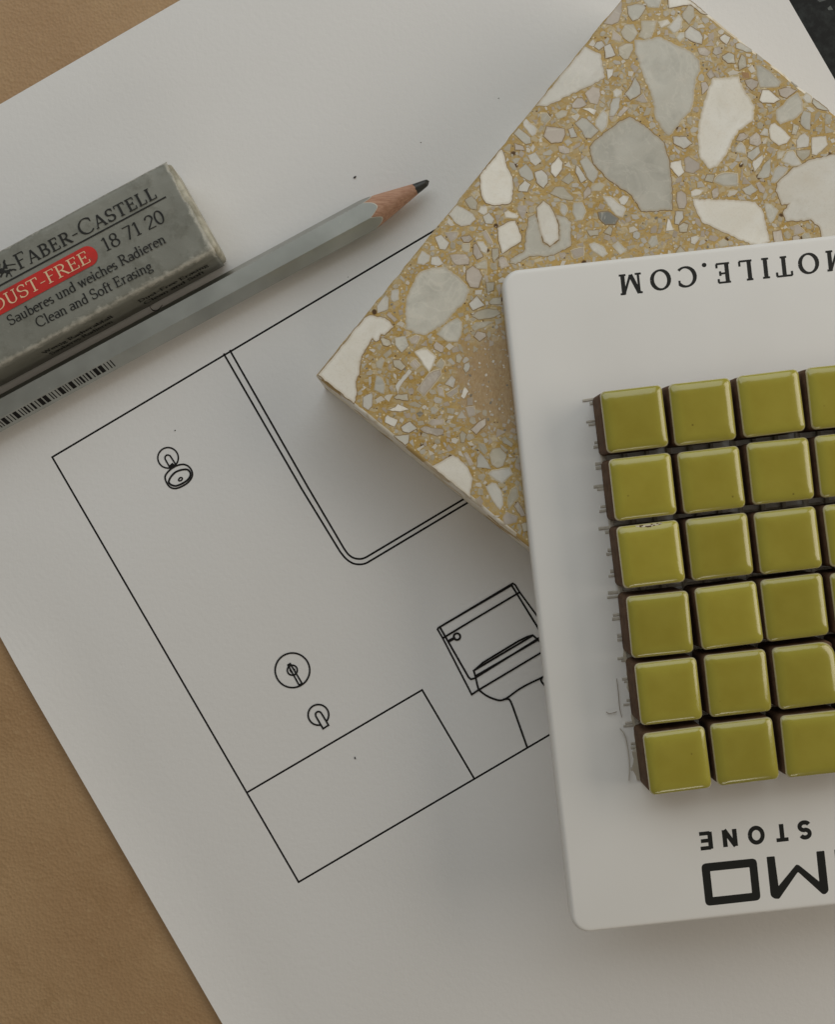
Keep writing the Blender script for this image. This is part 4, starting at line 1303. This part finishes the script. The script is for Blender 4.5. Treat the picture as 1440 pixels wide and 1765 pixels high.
# ------------------------------------------------------------------ eraser in its card sleeve
EH = 0.0113; EWD = 0.0207; ELN = 0.0595
ER = math.radians(28.3)
EAX = Vector((math.cos(ER), math.sin(ER), 0)); EFN = Vector((math.sin(ER), -math.cos(ER), 0))       # long axis to the right, front normal
cor = P(283, 277, EH)                                                                                   # back right corner of the top
ebase = Vector((cor.x, cor.y, 0)) - EAX * ELN / 2 + EFN * EWD / 2
eraser = thing('eraser', 'worn silver grey card sleeved eraser with a red printed strip', 'eraser', ebase)
def ep(s, q, z): return Vector((cor.x, cor.y, 0)) + EAX * s + EFN * q + Vector((0, 0, z))
card = Mat('silver_grey_card', lin(132, 131, 118), 0.48, 0.4)
_n1 = card.noise(230, 5, 0.65); _n2 = card.noise(900, 4, 0.6); _n3 = card.noise(55, 3)
_c = card.mix(card.g(_n3, 0.3, 0.7), lin(121, 121, 112), lin(138, 138, 129))
_c = card.mix(card.math('MULTIPLY', card.g(_n1, 0.50, 0.76), 0.6), _c, lin(80, 79, 66))
_c = card.mix(card.math('MULTIPLY', card.g(_n2, 0.6, 0.8), 0.25), _c, lin(170, 168, 156))
_ge = card.n('ShaderNodeNewGeometry')
_wa = card.n('ShaderNodeAttribute', attribute_name='wear')
_pt = _wa.outputs['Fac']
_w = card.math('ADD', _pt, card.math('MULTIPLY', card.math('SUBTRACT', _n2, 0.5), 1.3))
_w = card.g(card.math('ADD', _w, card.math('MULTIPLY', card.math('SUBTRACT', _n1, 0.5), 0.9)), 0.55, 1.1)
_c = card.mix(card.math('MULTIPLY', _w, 0.62), _c, lin(202, 199, 188))
card.color(_c); card.b.inputs['Metallic'].default_value = 0.12
card.bump(_n1, 0.00025, 0.35, card.bump(_n2, 0.00005, 0.4)); card.roughness(_n1, 0.38, 0.58)
rubber = Mat('white_rubber', lin(176, 172, 156), 0.55, 0.35)
_n = rubber.noise(350, 5, 0.6); rubber.color(rubber.mix(rubber.g(_n, 0.4, 0.75), lin(188, 184, 168), lin(122, 116, 98)))
rubber.bump(_n, 0.0002, 0.5)

def esec(w, h, rad, q0, z0, n=6):
    pts = []
    for cx, cz, a0 in ((w - rad, h - rad, 0), (rad, h - rad, 90), (rad, rad, 180), (w - rad, rad, 270)):
        for i in range(n + 1):
            a = math.radians(a0 + 90 * i / n); pts.append((q0 + cx + rad * math.cos(a), z0 + cz + rad * math.sin(a)))
    return pts
def dense(pts, m=3):
    out = []
    for i in range(len(pts)):
        a = pts[i]; b = pts[(i + 1) % len(pts)]; l = math.hypot(a[0] - b[0], a[1] - b[1])
        k = max(1, int(l / 0.0008))
        for j in range(k): out.append((a[0] + (b[0] - a[0]) * j / k, a[1] + (b[1] - a[1]) * j / k))
    return out
sec = dense(esec(EWD, EH, 0.0012, 0, 0.00005)); ns = len(sec); NSG = 90
vv = []; ff = []; wear = []
for k in range(NSG + 1):
    for (q, z) in sec:
        s_ = -ELN + ELN * k / NSG
        w = ep(s_, q, z)
        nz = noise.noise(Vector((w.x * 330, w.y * 330, z * 330))); n2 = noise.noise(Vector((w.x * 120 + 5, w.y * 120, z * 120)))
        edge_f = 1.0 if (z > EH - 0.0012 and (q > EWD - 0.0016 or q < 0.0016)) else 0.15
        near = 1.0 if k > NSG - 6 else 0.0
        de = min(math.hypot(q - EWD + 0.0006, z - EH + 0.0001) * 0.8, 1.6 * math.hypot(q - 0.0004, z - EH + 0.0004), -s_ * 1.2 if z > EH - 0.003 else 1)
        wear.append(math.exp(-de / 0.0008))
        dz = (0.00013 * nz + 0.00009 * n2) * edge_f - (0.00025 * abs(nz) * near if z > 0.001 else 0)
        ds = (0.00045 * noise.noise(Vector((q * 700, z * 700, 4.4))) + 0.0003 * noise.noise(Vector((q * 1900, z * 1900, 1.4)))) if k == NSG else 0
        vv.append(ep(s_ + ds, q + (0.00012 * nz * edge_f if q > EWD - 0.002 else 0), max(z, 0) + (dz if z > 0.001 else 0)))
for k in range(NSG):
    for i in range(ns):
        j = (i + 1) % ns; ff.append((k * ns + i, k * ns + j, k * ns + ns + j, k * ns + ns + i))
ff.append(tuple(range(ns))[::-1])
ff.append(tuple(NSG * ns + i for i in range(ns)))
sleeve = mk('card_sleeve', vv, ff, card, eraser, None, True)
_wt = sleeve.data.attributes.new('wear', 'FLOAT', 'POINT'); _wt.data.foreach_set('value', wear)
for p in sleeve.data.polygons[-2:]: p.use_smooth = False
# the rubber standing out of the sleeve's end, corners rubbed round
vv = []; ff = []
pr = [(-0.004, 0.0004), (0.0000, 0.00035), (0.0004, 0.00045), (0.0007, 0.0007), (0.0008, 0.0011)]
for s_, ins in pr:
    for (q, z) in esec(EWD - 2 * ins, EH - ins - 0.00045, 0.0013, ins, 0.0001 + (ins * 0.5)):
        nz = noise.noise(Vector((q * 500, z * 500, s_ * 500)))
        vv.append(ep(s_ + 0.0004 * max(0, q / EWD) ** 1.5 + 0.00015 * nz, q + 0.0001 * nz, z))
m = 28
for k in range(len(pr) - 1):
    for i in range(m):
        j = (i + 1) % m; ff.append((k * m + i, k * m + j, k * m + m + j, k * m + m + i))
ff.append(tuple((len(pr) - 1) * m + i for i in range(m)))
mk('rubber_block', vv, ff, rubber, eraser, None, True)

ZT = EH + 0.00013
t1 = zm(0, 250, 3.4608)
def eline(name, txt, p0, p1, cap, thick, thin, mat, small=None, z=ZT, track=0.0):
    (a,), (b,) = t1(p0), t1(p1)
    ty = Type(line_basis(a, b, cap, z, text_width(txt, small, track)), thick, thin); ty.line(txt, 0.0, small, track)
    return ty.done(name, mat, eraser)
eline('brand_name_print', 'Faber-Castell', (112, 748), (945, 312), 27.5, 0.125, 0.062, ink_eraser, 0.80, track=0.03)
eline('number_print', '18 71 20', (628, 640), (995, 455), 24.0, 0.12, 0.062, ink_eraser, track=0.03)
eline('german_line_print', 'Sauberes und weiches Radieren', (60, 1080), (995, 580), 18.0, 0.13, 0.07, ink_eraser)
eline('english_line_print', 'Clean and Soft Erasing', (228, 1092), (915, 742), 18.0, 0.13, 0.07, ink_eraser)
vv = [P(x, y, ZT) for x, y in t1((-400, 1047), (988, 306), (992, 314), (-400, 1058))]
mk('rule_print', vv, [(3, 2, 1, 0)], ink_eraser, eraser)
red = Mat('red_strip_ink', lin(196, 34, 22), 0.5, 0.4)
_n = red.noise(220, 5, 0.6); red.color(red.mix(red.math('MULTIPLY', red.g(red.noise(700, 4, 0.65), 0.6, 0.72), 0.5), red.mix(red.g(_n, 0.3, 0.75), lin(206, 36, 24), lin(172, 30, 20)), lin(120, 84, 72)))
cream = Mat('cream_lettering_ink', lin(226, 196, 160), 0.6, 0.3)
# red strip with a rounded end
ca, = t1((522, 665)); cl_, = t1((-330, 1125))
A3 = P(*ca, ZT - 4e-5 + 5e-5); B3 = P(*cl_, ZT + 1e-5); dd = (A3 - B3).normalized(); nn_ = Vector((-dd.y, dd.x, 0)); hw = 17.6 * (D - ZT) / F
pts = [A3 + dd * hw * math.sin(t_) + nn_ * hw * math.cos(t_) for t_ in [math.pi * i / 16 for i in range(17)]]
pts += [B3 - dd * hw * math.sin(t_) - nn_ * hw * math.cos(t_) for t_ in [math.pi * i / 16 for i in range(17)]]
strip = mk('red_strip', pts, [tuple(range(len(pts)))[::-1]], red, eraser)
(a,), (b,) = t1((-28, 1000)), t1((548, 695))
ty = Type(line_basis(a, b, 22.0, ZT + 3e-5, text_width('DUST-FREE')), 0.11, 0.06); ty.line('DUST-FREE')
o = ty.done('strip_lettering', cream, strip)
# two jousting riders, the printed emblem
emb = [[(-10, 750), (8, 735), (22, 735), (30, 748), (48, 745), (62, 738), (66, 748), (58, 758), (64, 770), (74, 784), (66, 786), (56, 768), (48, 768), (42, 790), (34, 788), (38, 766), (26, 762), (18, 768), (8, 790), (-2, 790), (8, 766), (-8, 764)],
       [(18, 738), (20, 712), (16, 700), (24, 682), (32, 690), (30, 702), (40, 716), (46, 738)],
       [(36, 716), (92, 708), (94, 713), (38, 722)], [(62, 742), (84, 738), (100, 744), (92, 750), (76, 746), (66, 754)],
       [(-60, 770), (-44, 752), (-20, 742), (-10, 720), (-16, 706), (-6, 700), (2, 712), (0, 736), (10, 748), (4, 766), (-10, 774), (-16, 792), (-24, 790), (-22, 772), (-40, 772), (-50, 792), (-58, 790)]]
vv = []; ff = []
for i, pl in enumerate(emb):
    k = len(vv); q = t1(*pl); vv += [P(x, y, ZT + i * 2e-6) for x, y in q]
    idx = tuple(range(k, k + len(q))); ff.append(idx if parea(q) < 0 else idx[::-1])
mk('rider_emblem_print', vv, ff, ink_eraser, eraser)
# two lines of small print on the front side
def front_line(txt, s0, s1, zc, cap):
    n = text_width(txt)
    return lambda x, y, dz: ep(s0 + (s1 - s0) * x / n, EWD + 0.00008 + dz, zc + y * cap)
ty = None
vv = []; ff = []
k1 = (D - EH) / F
for txt, s0, s1, zc in (('Dust-Free Erasing', -0.0185, -0.0025, 0.0060), ('Clean and Soft', -0.0180, -0.0040, 0.0034), ('Wenig Radierabfall', -0.0405, -0.0245, 0.0060), ('Sauberes Radieren', -0.0400, -0.0255, 0.0034)):
    ty = Type(front_line(txt, s0, s1, zc, 0.0018), 0.16, 0.09); ty.line(txt); add_type(ty)
mk('side_print', vv, ff, ink_eraser, eraser)

# ------------------------------------------------------------------ crumbs on the sheet
crumb = Mat('graphite_crumb', lin(40, 38, 36), 0.7, 0.3)
rk = random.Random(4)
for (x, y, l, a, lab) in ((612, 306, 0.00075, 40, 'dark graphite flake on the sheet beside the pencil cone, largest of the crumbs'), (726, 246, 0.00032, 10, 'tiny dark crumb on the sheet between pencil tip and terrazzo tile'),
        (302, 742, 0.0004, 30, 'tiny dark crumb on the sheet beside the printed shower head'), (612.5, 1306, 0.0006, 110, 'dark crumb lying inside the printed bathtub outline'),
        (600, 478, 0.00028, 60, 'tiny dark crumb touching the printed room line beside the pencil'), (860, 170, 0.0003, 20, 'tiny dark crumb on bare paper beside the terrazzo tile edge')):
    c = P(x, y, 0.0); ca_, sa_ = math.cos(math.radians(a)), math.sin(math.radians(a)); vs = []; fs = []
    for i, (f_, h_) in enumerate(((-1, .1), (-.5, .8), (0, 1), (.55, .7), (1, .1))):
        for k in range(6):
            t_ = k * math.pi / 3; w = l * 0.26 * h_ * rk.uniform(.7, 1.2)
            lx, ly, lz = f_ * l * 0.5, w * math.cos(t_), w * math.sin(t_) + l * 0.2
            vs.append(c + Vector((lx * ca_ - ly * sa_, lx * sa_ + ly * ca_, max(lz, 0.00001))))
    for i in range(4):
        for k in range(6): fs.append((6 * i + k, 6 * i + 6 + k, 6 * i + 6 + (k + 1) % 6, 6 * i + (k + 1) % 6))
    fs += [(0, 1, 2, 3, 4, 5), (29, 28, 27, 26, 25, 24)]
    tag(mk('crumb', vs, fs, crumb), lab, 'crumb', 'graphite crumbs scattered on the sheet')
